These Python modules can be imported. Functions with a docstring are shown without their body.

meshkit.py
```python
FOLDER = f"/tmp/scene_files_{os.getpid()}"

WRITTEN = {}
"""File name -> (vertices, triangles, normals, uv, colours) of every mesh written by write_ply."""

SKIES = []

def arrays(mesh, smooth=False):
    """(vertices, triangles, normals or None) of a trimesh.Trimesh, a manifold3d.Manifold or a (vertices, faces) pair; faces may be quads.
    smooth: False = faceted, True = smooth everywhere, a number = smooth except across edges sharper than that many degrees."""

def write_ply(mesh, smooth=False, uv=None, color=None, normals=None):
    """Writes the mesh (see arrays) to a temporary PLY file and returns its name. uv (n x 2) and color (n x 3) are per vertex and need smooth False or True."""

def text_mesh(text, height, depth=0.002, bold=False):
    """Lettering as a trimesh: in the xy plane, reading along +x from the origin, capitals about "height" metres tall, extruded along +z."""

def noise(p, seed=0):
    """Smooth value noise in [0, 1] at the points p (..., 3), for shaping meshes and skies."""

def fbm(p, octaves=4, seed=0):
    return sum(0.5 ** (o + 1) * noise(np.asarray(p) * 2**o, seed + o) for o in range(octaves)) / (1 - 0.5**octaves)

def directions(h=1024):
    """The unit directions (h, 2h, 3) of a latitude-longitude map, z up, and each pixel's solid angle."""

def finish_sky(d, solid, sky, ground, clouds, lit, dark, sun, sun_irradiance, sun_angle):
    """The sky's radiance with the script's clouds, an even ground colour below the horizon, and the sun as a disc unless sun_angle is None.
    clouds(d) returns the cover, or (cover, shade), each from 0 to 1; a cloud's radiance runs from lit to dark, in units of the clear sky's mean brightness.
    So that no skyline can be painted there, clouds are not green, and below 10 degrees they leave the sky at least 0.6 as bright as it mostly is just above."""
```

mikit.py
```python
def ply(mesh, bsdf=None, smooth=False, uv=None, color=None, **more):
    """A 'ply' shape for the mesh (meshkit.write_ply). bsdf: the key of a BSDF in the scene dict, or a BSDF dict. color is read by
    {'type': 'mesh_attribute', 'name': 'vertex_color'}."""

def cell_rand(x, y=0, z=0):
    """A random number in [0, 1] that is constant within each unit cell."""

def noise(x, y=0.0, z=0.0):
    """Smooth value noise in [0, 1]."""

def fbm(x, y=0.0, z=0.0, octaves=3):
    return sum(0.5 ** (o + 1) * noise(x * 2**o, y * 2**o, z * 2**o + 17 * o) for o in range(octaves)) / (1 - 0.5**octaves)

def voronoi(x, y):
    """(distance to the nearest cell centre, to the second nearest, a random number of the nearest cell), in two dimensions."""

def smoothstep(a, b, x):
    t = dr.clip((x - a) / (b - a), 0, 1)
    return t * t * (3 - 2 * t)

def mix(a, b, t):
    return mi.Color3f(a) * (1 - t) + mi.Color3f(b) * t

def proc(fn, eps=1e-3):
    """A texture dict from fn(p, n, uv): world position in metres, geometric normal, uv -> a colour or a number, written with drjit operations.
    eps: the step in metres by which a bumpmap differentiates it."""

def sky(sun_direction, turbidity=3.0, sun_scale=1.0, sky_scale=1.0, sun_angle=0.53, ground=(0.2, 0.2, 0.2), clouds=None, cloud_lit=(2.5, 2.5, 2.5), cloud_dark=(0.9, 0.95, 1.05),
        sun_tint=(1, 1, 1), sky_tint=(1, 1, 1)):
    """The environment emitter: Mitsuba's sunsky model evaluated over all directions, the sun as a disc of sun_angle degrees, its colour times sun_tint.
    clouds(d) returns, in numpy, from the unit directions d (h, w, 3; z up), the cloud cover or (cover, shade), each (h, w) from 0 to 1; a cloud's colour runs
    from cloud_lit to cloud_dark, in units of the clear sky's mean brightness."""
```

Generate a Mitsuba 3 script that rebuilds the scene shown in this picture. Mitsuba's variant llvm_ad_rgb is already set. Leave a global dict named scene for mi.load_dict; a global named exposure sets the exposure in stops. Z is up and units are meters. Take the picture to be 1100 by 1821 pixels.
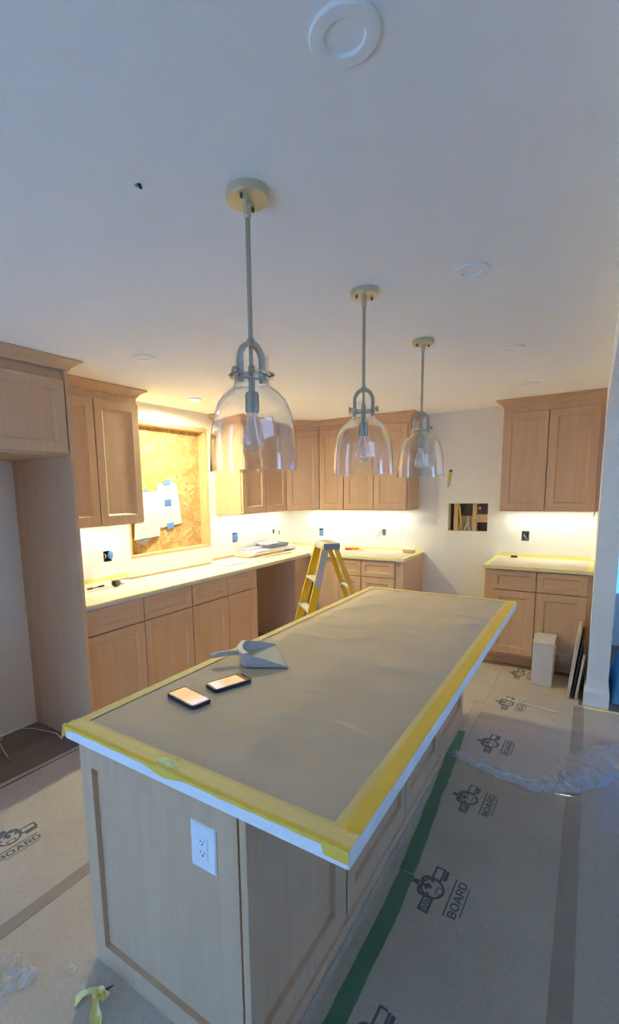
import math, random
import numpy as np
import trimesh
import manifold3d as m3
import mitsuba as mi
import drjit as dr
import mikit, meshkit
from mikit import proc, noise as N, fbm as F, mix, smoothstep as SS, voronoi, cell_rand
from shapely.geometry import Polygon, box as sbox, LineString, Point
from shapely import affinity
from shapely.ops import unary_union

random.seed(7)
rng = np.random.default_rng(7)
T = mi.ScalarTransform4f
scene = {'type': 'scene'}
labels = {}

# ------------------------------------------------------------------ camera, sky, lamps, exposure
EYE = np.array([0.0, 0.0, 1.59])
FWD = np.array([-0.554207, 0.820503, -0.140106])
UP = np.array([-0.062035, 0.127138, 0.989943])
FPX, PPX, PPY = 835.939, 489.307, 991.078
scene['camera'] = {'type': 'perspective', 'fov_axis': 'x', 'fov': math.degrees(2 * math.atan(550 / FPX)),
                   'principal_point_offset_x': (550 - PPX) / 1100, 'principal_point_offset_y': (910.5 - PPY) / 1821,
                   'near_clip': 0.02, 'far_clip': 200.0,
                   'to_world': T().look_at(origin=EYE.tolist(), target=(EYE + FWD).tolist(), up=UP.tolist())}
SKY_SCALE = 1.75
scene['sky'] = mikit.sky((-0.80, 0.05, 0.60), turbidity=2.5, sun_scale=SKY_SCALE, sky_scale=SKY_SCALE, ground=(0.56, 0.56, 0.56), sky_tint=(0.54, 0.96, 1.64), sun_tint=(0.49, 0.95, 2.05))
LED = (5.8, 6.15, 5.4)            # under-cabinet strips
POT = (262.0, 262.0, 168.0)      # the one ceiling light that is on
SCREEN = 0.105
exposure = 3.70

# ------------------------------------------------------------------ layout (metres; camera stands at x = y = 0)
XL, YB, ZC = -3.186, 5.067, 2.346          # left wall, back wall, ceiling
XR, XR2, YR = 0.038, 0.166, 3.93            # wall on the right: two faces and its free end
CT = 0.908                                 # perimeter counter height
XF, YF = XL + 0.645, YB - 0.645            # counter fronts
XU, YU = XL + 0.345, YB - 0.345            # upper cabinet fronts
ZU = 1.365                                 # underside of the uppers
YP0, YP1 = 1.650, 1.672                    # fridge panel
XP = XL + 0.655
REAR, EAST, FAR = -2.4, 3.2, 5.6           # rest of the house shell

# ------------------------------------------------------------------ materials
def bs(name, d, two=True):
    scene[name] = {'type': 'twosided', 'b': d} if two else d
    return name

def rgb(*c): return {'type': 'rgb', 'value': list(map(float, c))}

def prin(name, col, rough=0.5, spec=0.5, metal=0.0, bump=None, bscale=0.001, **k):
    d = {'type': 'principled', 'base_color': rgb(*col) if isinstance(col, tuple) else col, 'roughness': rough if isinstance(rough, dict) else float(rough), 'specular': float(spec), 'metallic': float(metal), **k}
    if bump is not None:
        d = {'type': 'bumpmap', 'arbitrary': bump, 'scale': bscale, 'bsdf': d}
    return bs(name, d)

def wood(axis):
    s = {'x': (1.6, 34., 34.), 'y': (34., 1.6, 34.), 'z': (34., 34., 1.6)}[axis]
    def fn(p, n, uv):
        w = N(p.x * 2, p.y * 2, p.z * 2) * 0.03
        a = F((p.x + w) * s[0] * 1.6, (p.y + w) * s[1] * 1.6, (p.z + w) * s[2] * .8, 3)
        b = N(p.x * s[0] * .2 + 5, p.y * s[1] * .2, p.z * s[2] * .2)
        c = mix((0.600, 0.388, 0.230), (0.640, 0.422, 0.256), SS(0.2, 0.8, a))
        return c * (0.975 + 0.05 * b)
    return fn
for ax in 'xyz':
    prin('wood_' + ax, proc(wood(ax)), 0.42, 0.4)

def paint(base, k):
    def fn(p, n, uv):
        return mi.Color3f(base) * (1 - k + 2 * k * F(p.x * 2.3, p.y * 2.3, p.z * 2.3, 3))
    return fn
prin('wall_paint', proc(paint((0.825, 0.815, 0.745), .02)), 0.75, 0.2)
prin('ceiling_paint', proc(paint((0.86, 0.845, 0.795), .015)), 0.9, 0.1)
prin('trim_paint', (0.82, 0.82, 0.81), 0.4, 0.4)
prin('white_slab', (0.82, 0.82, 0.82), 0.25, 0.5)
prin('grey_slab', (0.55, 0.52, 0.48), 0.35, 0.5)
prin('white_plastic', (0.80, 0.81, 0.82), 0.35, 0.5)
prin('lens_plastic', (0.86, 0.85, 0.83), 0.5, 0.3)
prin('black_plastic', (0.02, 0.02, 0.022), 0.35, 0.5)
prin('dark_slot', (0.03, 0.03, 0.035), 0.7, 0.2)
prin('navy_case', (0.012, 0.022, 0.055), 0.45, 0.5)
prin('screen_glass', (0.02, 0.02, 0.02), 0.08, 0.5)
prin('grey_plastic', (0.47, 0.46, 0.43), 0.45, 0.4)
prin('brushed_brass', (0.62, 0.53, 0.34), 0.38, 0.5, 0.45)
prin('brushed_nickel', (0.47, 0.43, 0.33), 0.38, 0.5, 0.85)
prin('steel', (0.5, 0.5, 0.5), 0.3, 0.5, 0.9)
prin('dark_metal', (0.10, 0.09, 0.07), 0.5, 0.5, 0.3)
prin('filament', (0.7, 0.62, 0.45), 0.4, 0.5, 0.4)
bs('clear_glass', {'type': 'dielectric', 'int_ior': 1.5, 'ext_ior': 1.0}, False)
bs('thin_glass', {'type': 'thindielectric', 'int_ior': 1.5, 'ext_ior': 1.0}, False)
scene['bulb_glass'] = {'type': 'blendbsdf', 'weight': 0.10, 'a': {'type': 'thindielectric', 'int_ior': 1.6}, 'b': {'type': 'twosided', 'b': {'type': 'roughplastic', 'diffuse_reflectance': rgb(.80, .80, .78), 'alpha': 0.06}}}
prin('yellow_tape', proc(lambda p, n, uv: mix((0.80, 0.53, 0.06), (0.85, 0.60, 0.11), F(p.x * 30, p.y * 30, p.z * 30, 3))), 0.55, 0.3)
scene['flap_tape'] = {'type': 'principledthin', 'base_color': rgb(.85, .72, .25), 'diff_trans': 0.9, 'roughness': 0.6}
prin('near_tape', proc(lambda p, n, uv: mix((0.82, 0.64, 0.22), (0.87, 0.71, 0.30), F(p.x * 22, p.y * 40, p.z * 40, 3))), 0.55, 0.3)
prin('pale_tape', proc(lambda p, n, uv: mix((0.74, 0.57, 0.21), (0.80, 0.65, 0.30), F(p.x * 24, p.y * 24, p.z * 24, 3))), 0.6, 0.3)
prin('lemon_tape', (0.85, 0.75, 0.31), 0.55, 0.3)
prin('blue_tape', (0.12, 0.27, 0.62), 0.6, 0.3)
prin('green_tape', proc(lambda p, n, uv: mix((0.075, 0.19, 0.11), (0.12, 0.25, 0.155), F(p.x * 14, p.y * 14, 0., 3))), 0.5, 0.4)
prin('kraft', proc(lambda p, n, uv: mix((0.56, 0.455, 0.32), (0.615, 0.505, 0.365), F(p.x * 7, p.y * 7, 0., 4))), 0.75, 0.25)
prin('kraft_tape', proc(lambda p, n, uv: mix((0.33, 0.27, 0.21), (0.39, 0.325, 0.26), F(p.x * 12, p.y * 12, 0., 4))), 0.4, 0.4)
prin('floor_board', proc(lambda p, n, uv: mix((0.50, 0.43, 0.34), (0.57, 0.495, 0.395), F(p.x * 5, p.y * 5, 0., 4)) * (0.94 + 0.12 * N(p.x * 160, p.y * 160))), 0.7, 0.25)
prin('subfloor', proc(lambda p, n, uv: mix((0.20, 0.155, 0.115), (0.27, 0.21, 0.155), F(p.x * 14, p.y * 2, 0., 3))), 0.6, 0.3)
prin('print_ink', (0.15, 0.15, 0.16), 0.8, 0.1)
prin('counter_paper', proc(lambda p, n, uv: mix((0.62, 0.535, 0.43), (0.68, 0.59, 0.48), F(p.x * 9, p.y * 9, 0., 3))), 0.75, 0.2)
prin('white_paper', (0.66, 0.645, 0.64), 0.8, 0.1)
prin('ink_blue', (0.10, 0.20, 0.48), 0.6, 0.2)

def osb(p, n, uv):
    c = mi.Color3f(0.55, 0.345, 0.145) * (0.92 + .16 * N(p.y * 60, p.z * 60))
    for k, (ang, lim) in enumerate(((0.2, .35), (1.25, .5), (2.3, .55), (0.75, .62), (1.8, .62), (2.85, .66), (0.45, .74))):
        u = p.y * math.cos(ang) + p.z * math.sin(ang); v = -p.y * math.sin(ang) + p.z * math.cos(ang)
        d1, d2, r = voronoi(u * 9. + 11.3 * k, v * 34. + 5.7 * k + .6 * N(u * 14, v * 30, k))
        t = cell_rand(r * 977, k, 5)
        chip = mix((0.45, 0.265, 0.10), (0.64, 0.445, 0.215), t) * (0.93 + 0.14 * N(u * 20, v * 240, k))
        chip = chip * (0.74 + 0.26 * SS(0.0, 0.07, d2 - d1))
        c = dr.select(cell_rand(r * 1313, k, 9) > lim, chip, c)
    return c
prin('osb', proc(osb), 0.7, 0.2)
prin('lumber', proc(lambda p, n, uv: mix((0.60, 0.40, 0.20), (0.72, 0.51, 0.28), F(p.x * 30, p.y * 30, p.z * 4, 3))), 0.65, 0.2)
prin('raw_strip', proc(lambda p, n, uv: mix((0.52, 0.36, 0.22), (0.62, 0.45, 0.29), F(p.x * 40, p.y * 4, p.z * 40, 3))), 0.6, 0.25)
prin('pale_board', proc(lambda p, n, uv: mix((0.56, 0.50, 0.41), (0.66, 0.59, 0.49), F(p.x * 30, p.y * 30, p.z * 6, 3))), 0.6, 0.25)
prin('board_gap_shade', (0.06, 0.05, 0.045), 0.7, 0.2)  # shade of the gap between the leaning boards, as a colour
prin('fibreglass', proc(lambda p, n, uv: mix((0.70, 0.42, 0.01), (0.80, 0.52, 0.02), F(p.x * 30, p.y * 30, p.z * 9, 3))), 0.4, 0.5)
prin('ladder_grey', (0.22, 0.24, 0.26), 0.5, 0.4)
prin('ladder_top', (0.52, 0.51, 0.48), 0.5, 0.4)
prin('aluminium', (0.72, 0.72, 0.74), 0.4, 0.5, 0.4)
prin('label_grey', (0.45, 0.44, 0.44), 0.5, 0.3)
prin('insulation', (0.42, 0.33, 0.20), 0.9, 0.1)
prin('sheathing', proc(lambda p, n, uv: mix((0.30, 0.22, 0.15), (0.40, 0.30, 0.21), F(p.x * 40, p.y * 40, p.z * 5, 3))), 0.8, 0.1)
prin('wire_yellow', (0.62, 0.52, 0.14), 0.5, 0.4)
prin('wire_white', (0.62, 0.60, 0.56), 0.5, 0.4)
prin('red_plastic', (0.62, 0.10, 0.08), 0.5, 0.4)
prin('blue_tarp', proc(lambda p, n, uv: mix((0.13, 0.34, 0.50), (0.20, 0.44, 0.60), F(p.x * 9, p.y * 9, p.z * 9, 3))), 0.45, 0.4)
prin('sponge', (0.66, 0.52, 0.25), 0.8, 0.1)
prin('glaze', (0.74, 0.73, 0.75), 0.3, 0.5)
scene['film_clear'] = {'type': 'blendbsdf', 'weight': 0.25, 'a': {'type': 'thindielectric', 'int_ior': 1.5}, 'b': {'type': 'twosided', 'b': {'type': 'roughplastic', 'diffuse_reflectance': rgb(.75, .78, .80), 'alpha': 0.12}}}  # hazy film; its white share also stands in for glints

# ------------------------------------------------------------------ helpers
def mesh_of(v, f): return trimesh.Trimesh(np.asarray(v, float), np.asarray(f, int), process=False)
def cat(*ms):
    ms = [m for a in ms for m in (a if isinstance(a, (list, tuple)) else [a])]
    return trimesh.util.concatenate(ms)
def bx(x0, x1, y0, y1, z0, z1):
    m = trimesh.creation.box(extents=(abs(x1 - x0), abs(y1 - y0), abs(z1 - z0)))
    m.apply_translation(((x0 + x1) / 2, (y0 + y1) / 2, (z0 + z1) / 2)); return m
def cbx(x0, x1, y0, y1, z0, z1, c=0.002):
    """box with chamfered edges"""
    lo, hi = np.minimum([x0, y0, z0], [x1, y1, z1]), np.maximum([x0, y0, z0], [x1, y1, z1])
    pts = []
    for sx in (0, 1):
        for sy in (0, 1):
            for sz in (0, 1):
                b = np.where([sx, sy, sz], hi, lo); d = np.where([sx, sy, sz], -c, c)
                for k in range(3):
                    q = b + d; q[k] = b[k]; pts.append(q)
    return trimesh.convex.convex_hull(np.array(pts))
def rbx(w, d, h, r=0.006, seg=12):
    """rounded box centred at the origin"""
    s = m3.Manifold.sphere(r, seg)
    hs = [s.translate((a * (w / 2 - r), b * (d / 2 - r), c * (h / 2 - r))) for a in (-1, 1) for b in (-1, 1) for c in (-1, 1)]
    m = m3.Manifold.batch_hull(hs).to_mesh()
    return trimesh.Trimesh(m.vert_properties[:, :3], m.tri_verts, process=False)
def xf(m, origin, U, V, W):
    """put mesh given in local axes (u, v, w) into the world"""
    M = np.eye(4); M[:3, 0], M[:3, 1], M[:3, 2], M[:3, 3] = U, V, W, origin
    m = m.copy(); m.apply_transform(M)
    if np.linalg.det(M[:3, :3]) < 0: m.invert()
    return m
def extr(poly, h):
    gs = getattr(poly, 'geoms', [poly])
    return cat([trimesh.creation.extrude_polygon(g, h, engine='earcut') for g in gs if g.area > 1e-9])
def tube(pts, r, seg=8, caps=True):
    pts = np.asarray(pts, float); n = len(pts)
    rr = np.broadcast_to(r, n)
    t = np.gradient(pts, axis=0); t /= np.linalg.norm(t, axis=1, keepdims=True) + 1e-12
    a = np.array([0, 0, 1.0]) if abs(t[0][2]) < .9 else np.array([1.0, 0, 0])
    vs = []
    for i in range(n):
        b = np.cross(t[i], a); b /= np.linalg.norm(b) + 1e-12; a = np.cross(b, t[i])
        for k in range(seg):
            g = 2 * math.pi * k / seg
            vs.append(pts[i] + rr[i] * (math.cos(g) * a + math.sin(g) * b))
    fs = []
    for i in range(n - 1):
        for k in range(seg):
            p, q = i * seg + k, i * seg + (k + 1) % seg
            fs += [[p, p + seg, q], [q, p + seg, q + seg]]
    if caps:
        vs += [pts[0], pts[-1]]; c0, c1 = n * seg, n * seg + 1
        for k in range(seg):
            fs += [[c0, k, (k + 1) % seg], [c1, (n - 1) * seg + (k + 1) % seg, (n - 1) * seg + k]]
    m = mesh_of(vs, fs); m.fix_normals(); return m
def lathe(profile, seg=48, at=(0, 0, 0)):
    """profile: (r, z) closed or open polyline"""
    prof = np.asarray(profile, float)
    n = len(prof); vs = []
    for k in range(seg):
        g = 2 * math.pi * k / seg
        vs.append(np.stack([prof[:, 0] * math.cos(g), prof[:, 0] * math.sin(g), prof[:, 1]], 1))
    vs = np.vstack(vs) + np.asarray(at); fs = []
    for k in range(seg):
        k2 = (k + 1) % seg
        for i in range(n - 1):
            a, b, c, d = k * n + i, k * n + i + 1, k2 * n + i, k2 * n + i + 1
            if prof[i, 0] > 1e-9: fs.append([a, c, b])
            if prof[i + 1, 0] > 1e-9: fs.append([b, c, d])
    return mesh_of(vs, fs)
def solid_lathe(profile, seg=48, at=(0, 0, 0)):
    m = lathe(profile, seg, at); m.merge_vertices(); m.fix_normals(); return m
def loops(ls, cap_first=True, cap_last=True):
    """connect rectangles (u0,u1,v0,v1,n) -> mesh in local (u,v,n)"""
    vs, fs = [], []
    for (a, b, c, d, n) in ls: vs += [[a, c, n], [b, c, n], [b, d, n], [a, d, n]]
    for i in range(len(ls) - 1):
        for k in range(4):
            p, q = i * 4 + k, i * 4 + (k + 1) % 4
            fs += [[p, q, q + 4], [p, q + 4, p + 4]]
    if cap_first: fs += [[0, 2, 1], [0, 3, 2]]
    if cap_last: b = (len(ls) - 1) * 4; fs += [[b, b + 1, b + 2], [b, b + 2, b + 3]]
    return mesh_of(vs, fs)
def sheet(nu, nv, fn):
    """grid mesh from fn(u, v arrays in 0..1) -> (n,3)"""
    u, v = np.meshgrid(np.linspace(0, 1, nu), np.linspace(0, 1, nv), indexing='ij')
    p = fn(u.ravel(), v.ravel()); fs = []
    for i in range(nu - 1):
        for j in range(nv - 1):
            a = i * nv + j; fs += [[a, a + nv, a + nv + 1], [a, a + nv + 1, a + 1]]
    return mesh_of(p, fs)

def add(key, mesh, bsdf, smooth=False, **k):
    base = key; i = 0
    while key in scene:
        i += 1; key = f'{base}_{i:03d}'
    scene[key] = mikit.ply(mesh, bsdf, smooth=smooth, **k)
    return key
def lab(key, label, cat_=None, group=None, kind=None):
    labels[key] = {'label': label}
    if cat_: labels[key]['category'] = cat_
    if group: labels[key]['group'] = group
    if kind: labels[key]['kind'] = kind
taken = set()
def new(name):
    k, i = name, 0
    while k in taken:
        i += 1; k = f'{name}_{i:03d}'
    taken.add(k); return k
def struct(key, mesh, bsdf, label=None, smooth=False):
    k = add(key, mesh, bsdf, smooth); labels[k] = {'kind': 'structure'}
    if label: labels[k]['label'] = label
    return k

EX, EY, EZ = np.eye(3)

# ------------------------------------------------------------------ the setting
boxes_left = [(2.33, 1.10, .075, .085), (3.945, 1.10, .085, .10), (4.688, 1.105, .03, .05), (4.81, 1.082, .022, .05)]
boxes_back = [(-2.737, 1.080, .055, .09), (-1.938, 1.102, .05, .075), (-0.523, 1.113, .065, .095)]
WIN = (2.56, 3.56, 1.045, 2.204)
VENT = (-1.246, -0.866, 1.141, 1.424)
# left wall: polygon in (y, z) with holes, extruded to -x
pl = sbox(REAR, 0, FAR, ZC).difference(sbox(WIN[0], WIN[2], WIN[1], WIN[3]))
for (c, z, w, h) in boxes_left: pl = pl.difference(sbox(c - w / 2, z - h / 2, c + w / 2, z + h / 2))
struct('wall_left', xf(extr(pl, 0.12), (XL, 0, 0), EY, EZ, -EX), 'wall_paint')
pb = sbox(XL, 0, XR2, ZC).difference(sbox(VENT[0], VENT[2], VENT[1], VENT[3]))
for (c, z, w, h) in boxes_back: pb = pb.difference(sbox(c - w / 2, z - h / 2, c + w / 2, z + h / 2))
pb = pb.difference(Point(-1.234, 1.757).buffer(.014))
struct('wall_back', xf(extr(pb, 0.12), (0, YB, 0), EX, EZ, EY), 'wall_paint')
# partition on the right with its header over the opening
pr = unary_union([sbox(YR, 0, FAR, ZC), sbox(REAR, 2.115, YR, ZC)])
struct('wall_right', xf(extr(pr, XR2 - XR), (XR, 0, 0), EY, EZ, EX), 'wall_paint')
# far room: back wall with a window, side wall with a window, low unseen rear opening shaped to light the ceiling
pf = sbox(XR2, 0, EAST, ZC).difference(sbox(0.215, 0.50, 2.4, 2.1))
struct('wall_far', xf(extr(pf, 0.12), (0, FAR, 0), EX, EZ, EY), 'wall_paint')
pe = sbox(REAR, 0, FAR, ZC).difference(sbox(1.70, 0.7, 2.50, 2.33))
struct('wall_east', xf(extr(pe, 0.12), (EAST, 0, 0), EY, EZ, EX), 'wall_paint')
prr = sbox(XL, 0, EAST, ZC).difference(sbox(-2.8, 0.05, -0.1, 1.30))
struct('wall_rear', xf(extr(prr, 0.12), (0, REAR, 0), EX, EZ, -EY), 'wall_paint')
pc = sbox(XL - .12, REAR - .12, EAST + .12, FAR + .12).difference(Point(-0.984, 0.885).buffer(.0095))
struct('wall_added_sky_blocker', cat(bx(-3.0, 3.2, REAR - 2.3, REAR - .13, 2.25, 2.35), bx(EAST + .13, EAST + 2.3, 0, 4.0, 2.25, 2.35)), 'trim_paint')  # added unseen overhangs, keep high sky light off the floor
struct('ceiling', xf(extr(pc, 0.15), (0, 0, ZC), EX, EY, EZ), 'ceiling_paint')
struct('floor', bx(XL - .12, EAST + .12, REAR - .12, FAR + .12, -0.12, -0.003), 'subfloor')

def baseboard(path, h=0.138, t=0.013):
    """skirting along a plan polyline, standing t proud to the right of travel"""
    prof = [(0, 0), (t, 0), (t, h * .80), (t * .62, h * .90), (t * .45, h), (0, h)]
    return sweep_plan(path, prof)
def sweep_plan(path, prof):
    """prof: (outward, z). outward = right of the travel direction; mitred corners"""
    P = np.asarray(path, float); n = len(P)
    d = np.diff(P, axis=0); d /= np.linalg.norm(d, axis=1, keepdims=True)
    nr = np.stack([d[:, 1], -d[:, 0]], 1)
    vs = []
    for i in range(n):
        if i == 0: m = nr[0]
        elif i == n - 1: m = nr[-1]
        else:
            m = nr[i - 1] + nr[i]; m = m / np.dot(m, nr[i])
        for (o, z) in prof: vs.append([P[i, 0] + m[0] * o, P[i, 1] + m[1] * o, z])
    k = len(prof); fs = []
    for i in range(n - 1):
        for j in range(k):
            a, b = i * k + j, i * k + (j + 1) % k
            fs += [[a, b, b + k], [a, b + k, a + k]]
    for j in range(1, k - 1):
        fs += [[0, j + 1, j], [(n - 1) * k, (n - 1) * k + j, (n - 1) * k + j + 1]]
    m = mesh_of(vs, fs); m.fix_normals(); return m
struct('baseboard_right', baseboard([(XR, 4.45), (XR, YR), (XR2, YR), (XR2, FAR)][::-1] if False else [(XR, 4.40), (XR, YR), (XR2, YR), (XR2, 5.5)]), 'trim_paint')
struct('baseboard_left', baseboard([(XL, YP0), (XL, 0.6)][::-1] if False else [(XL, 0.6), (XL, YP0)], 0.012, 0.012), 'trim_paint')

# window opening boarded over from outside
w0, w1, z0, z1 = WIN
WD = 0.09
struct('window_1', cat(bx(XL - .118, XL + .001, w1 - .001, w1 + .038, z0 - .038, z1 + .038)), 'lumber', 'bare lumber jambs of the boarded window opening')
def part_struct(key, mesh, b): return add(key, mesh, b)
part_struct('window_1__header', bx(XL - .118, XL - .001, w0, w1 - .035, z1 - .036, z1), 'lumber')
part_struct('window_1__sill', bx(XL - .118, XL + .001, w0, w1 - .035, z0, z0 + .022), 'lumber')
part_struct('window_1__jamb', bx(XL - .118, XL - .001, w1 - .037, w1 - .0005, z0, z1), 'lumber')
part_struct('window_1__jamb', bx(XL - .118, XL - .001, w0, w0 + .02, z0 + .022, z1 - .036), 'lumber')
scene.pop('window_1'); labels['window_1'] = {'kind': 'structure', 'label': 'bare lumber jambs of the boarded window opening'}
o1 = new('strand_board_panel')
add(o1 + '__upper_sheet', bx(XL - .13, XL - WD, w0 + .02, w1 - .037, 1.8082, z1 - .036), 'osb')
add(o1 + '__lower_sheet', bx(XL - .13, XL - WD - .003, w0 + .02, w1 - .037, z0 + .022, 1.808), 'osb')
lab(o1, 'golden strand board panel closing the window opening over the left counter', 'board')

# two sheets of paper taped to the board
def quad_sheet(p, curl=0.004, n=8):
    p = np.asarray(p, float)
    def fn(u, v):
        q = (p[0][None] * ((1 - u) * (1 - v))[:, None] + p[1][None] * (u * (1 - v))[:, None] + p[2][None] * (u * v)[:, None] + p[3][None] * ((1 - u) * v)[:, None])
        q[:, 0] += curl * np.sin(v * 3.1) * (0.3 + u) + .0015
        return q
    return sheet(n, n, fn)
def thick(m, t, d):
    """give a sheet a thickness t along direction d"""
    v, f = np.array(m.vertices), np.array(m.faces)
    e = trimesh.Trimesh(v, f, process=False)
    ed = e.edges_sorted; u, c = np.unique(ed, axis=0, return_counts=True)
    b = set(map(tuple, u[c == 1]))
    n = len(v); fs = [f, f[:, ::-1] + n]
    side = [[(a, b2 + n, b2), (a, a + n, b2 + n)] for (a, b2) in [tuple(x) for x in e.edges if tuple(sorted(x)) in b]]
    fs.append(np.array(side).reshape(-1, 3))
    out = mesh_of(np.vstack([v, v - np.asarray(d) * t]), np.vstack(fs)); out.fix_normals(); return out
XO = XL - WD
pA = new('paper_sheet')
add(pA, thick(quad_sheet([(XO + .003, 2.955, 1.675), (XO + .003, 3.20, 1.685), (XO + .006, 3.245, 1.30), (XO + .012, 2.975, 1.275)], .008), .0006, EX), 'white_paper')
lab(pA, 'white paper sheet taped highest on the strand board, blue tape across its middle', 'paper')
for (y, z, w, h) in ((3.075, 1.688, .075, .045), (3.095, 1.285, .085, .055)):
    add(pA + '__tape', xf(cbx(-w / 2, w / 2, -h / 2, h / 2, -.0006, .0006, .0003), (XO + .0125, y, z), *(np.array([[0, 1, .12], [0, -.12, 1], [1, 0, 0]]))), 'blue_tape')
add(pA + '__tape', xf(cbx(-.04, .04, -.03, .03, -.0006, .0006, .0003), (XO + .0165, 3.075, 1.50), EY, EZ, EX), 'ink_blue')
pB = new('paper_sheet')
add(pB, thick(quad_sheet([(XL + .003, 2.64, 1.60), (XO + .012, 2.965, 1.60), (XO + .010, 2.965, 1.205), (XL + .004, 2.60, 1.20)], .006), .0006, EX), 'white_paper')
lab(pB, 'white paper sheet hanging lower left on the strand board beside the upper cabinet', 'paper')
add(pB + '__tape', xf(cbx(-.05, .05, -.03, .03, -.0006, .0006, .0003), (XO + .058, 2.735, 1.205), *(np.array([[-.2, .98, .12], [0, -.12, 1], [.98, .2, 0]]))), 'blue_tape')
add(pB + '__tape', xf(cbx(-.03, .03, -.025, .025, -.0006, .0006, .0003), (XO + .048, 2.79, 1.595), *(np.array([[-.25, .97, 0], [0, 0, 1], [.97, .25, 0]]))), 'blue_tape')

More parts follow.
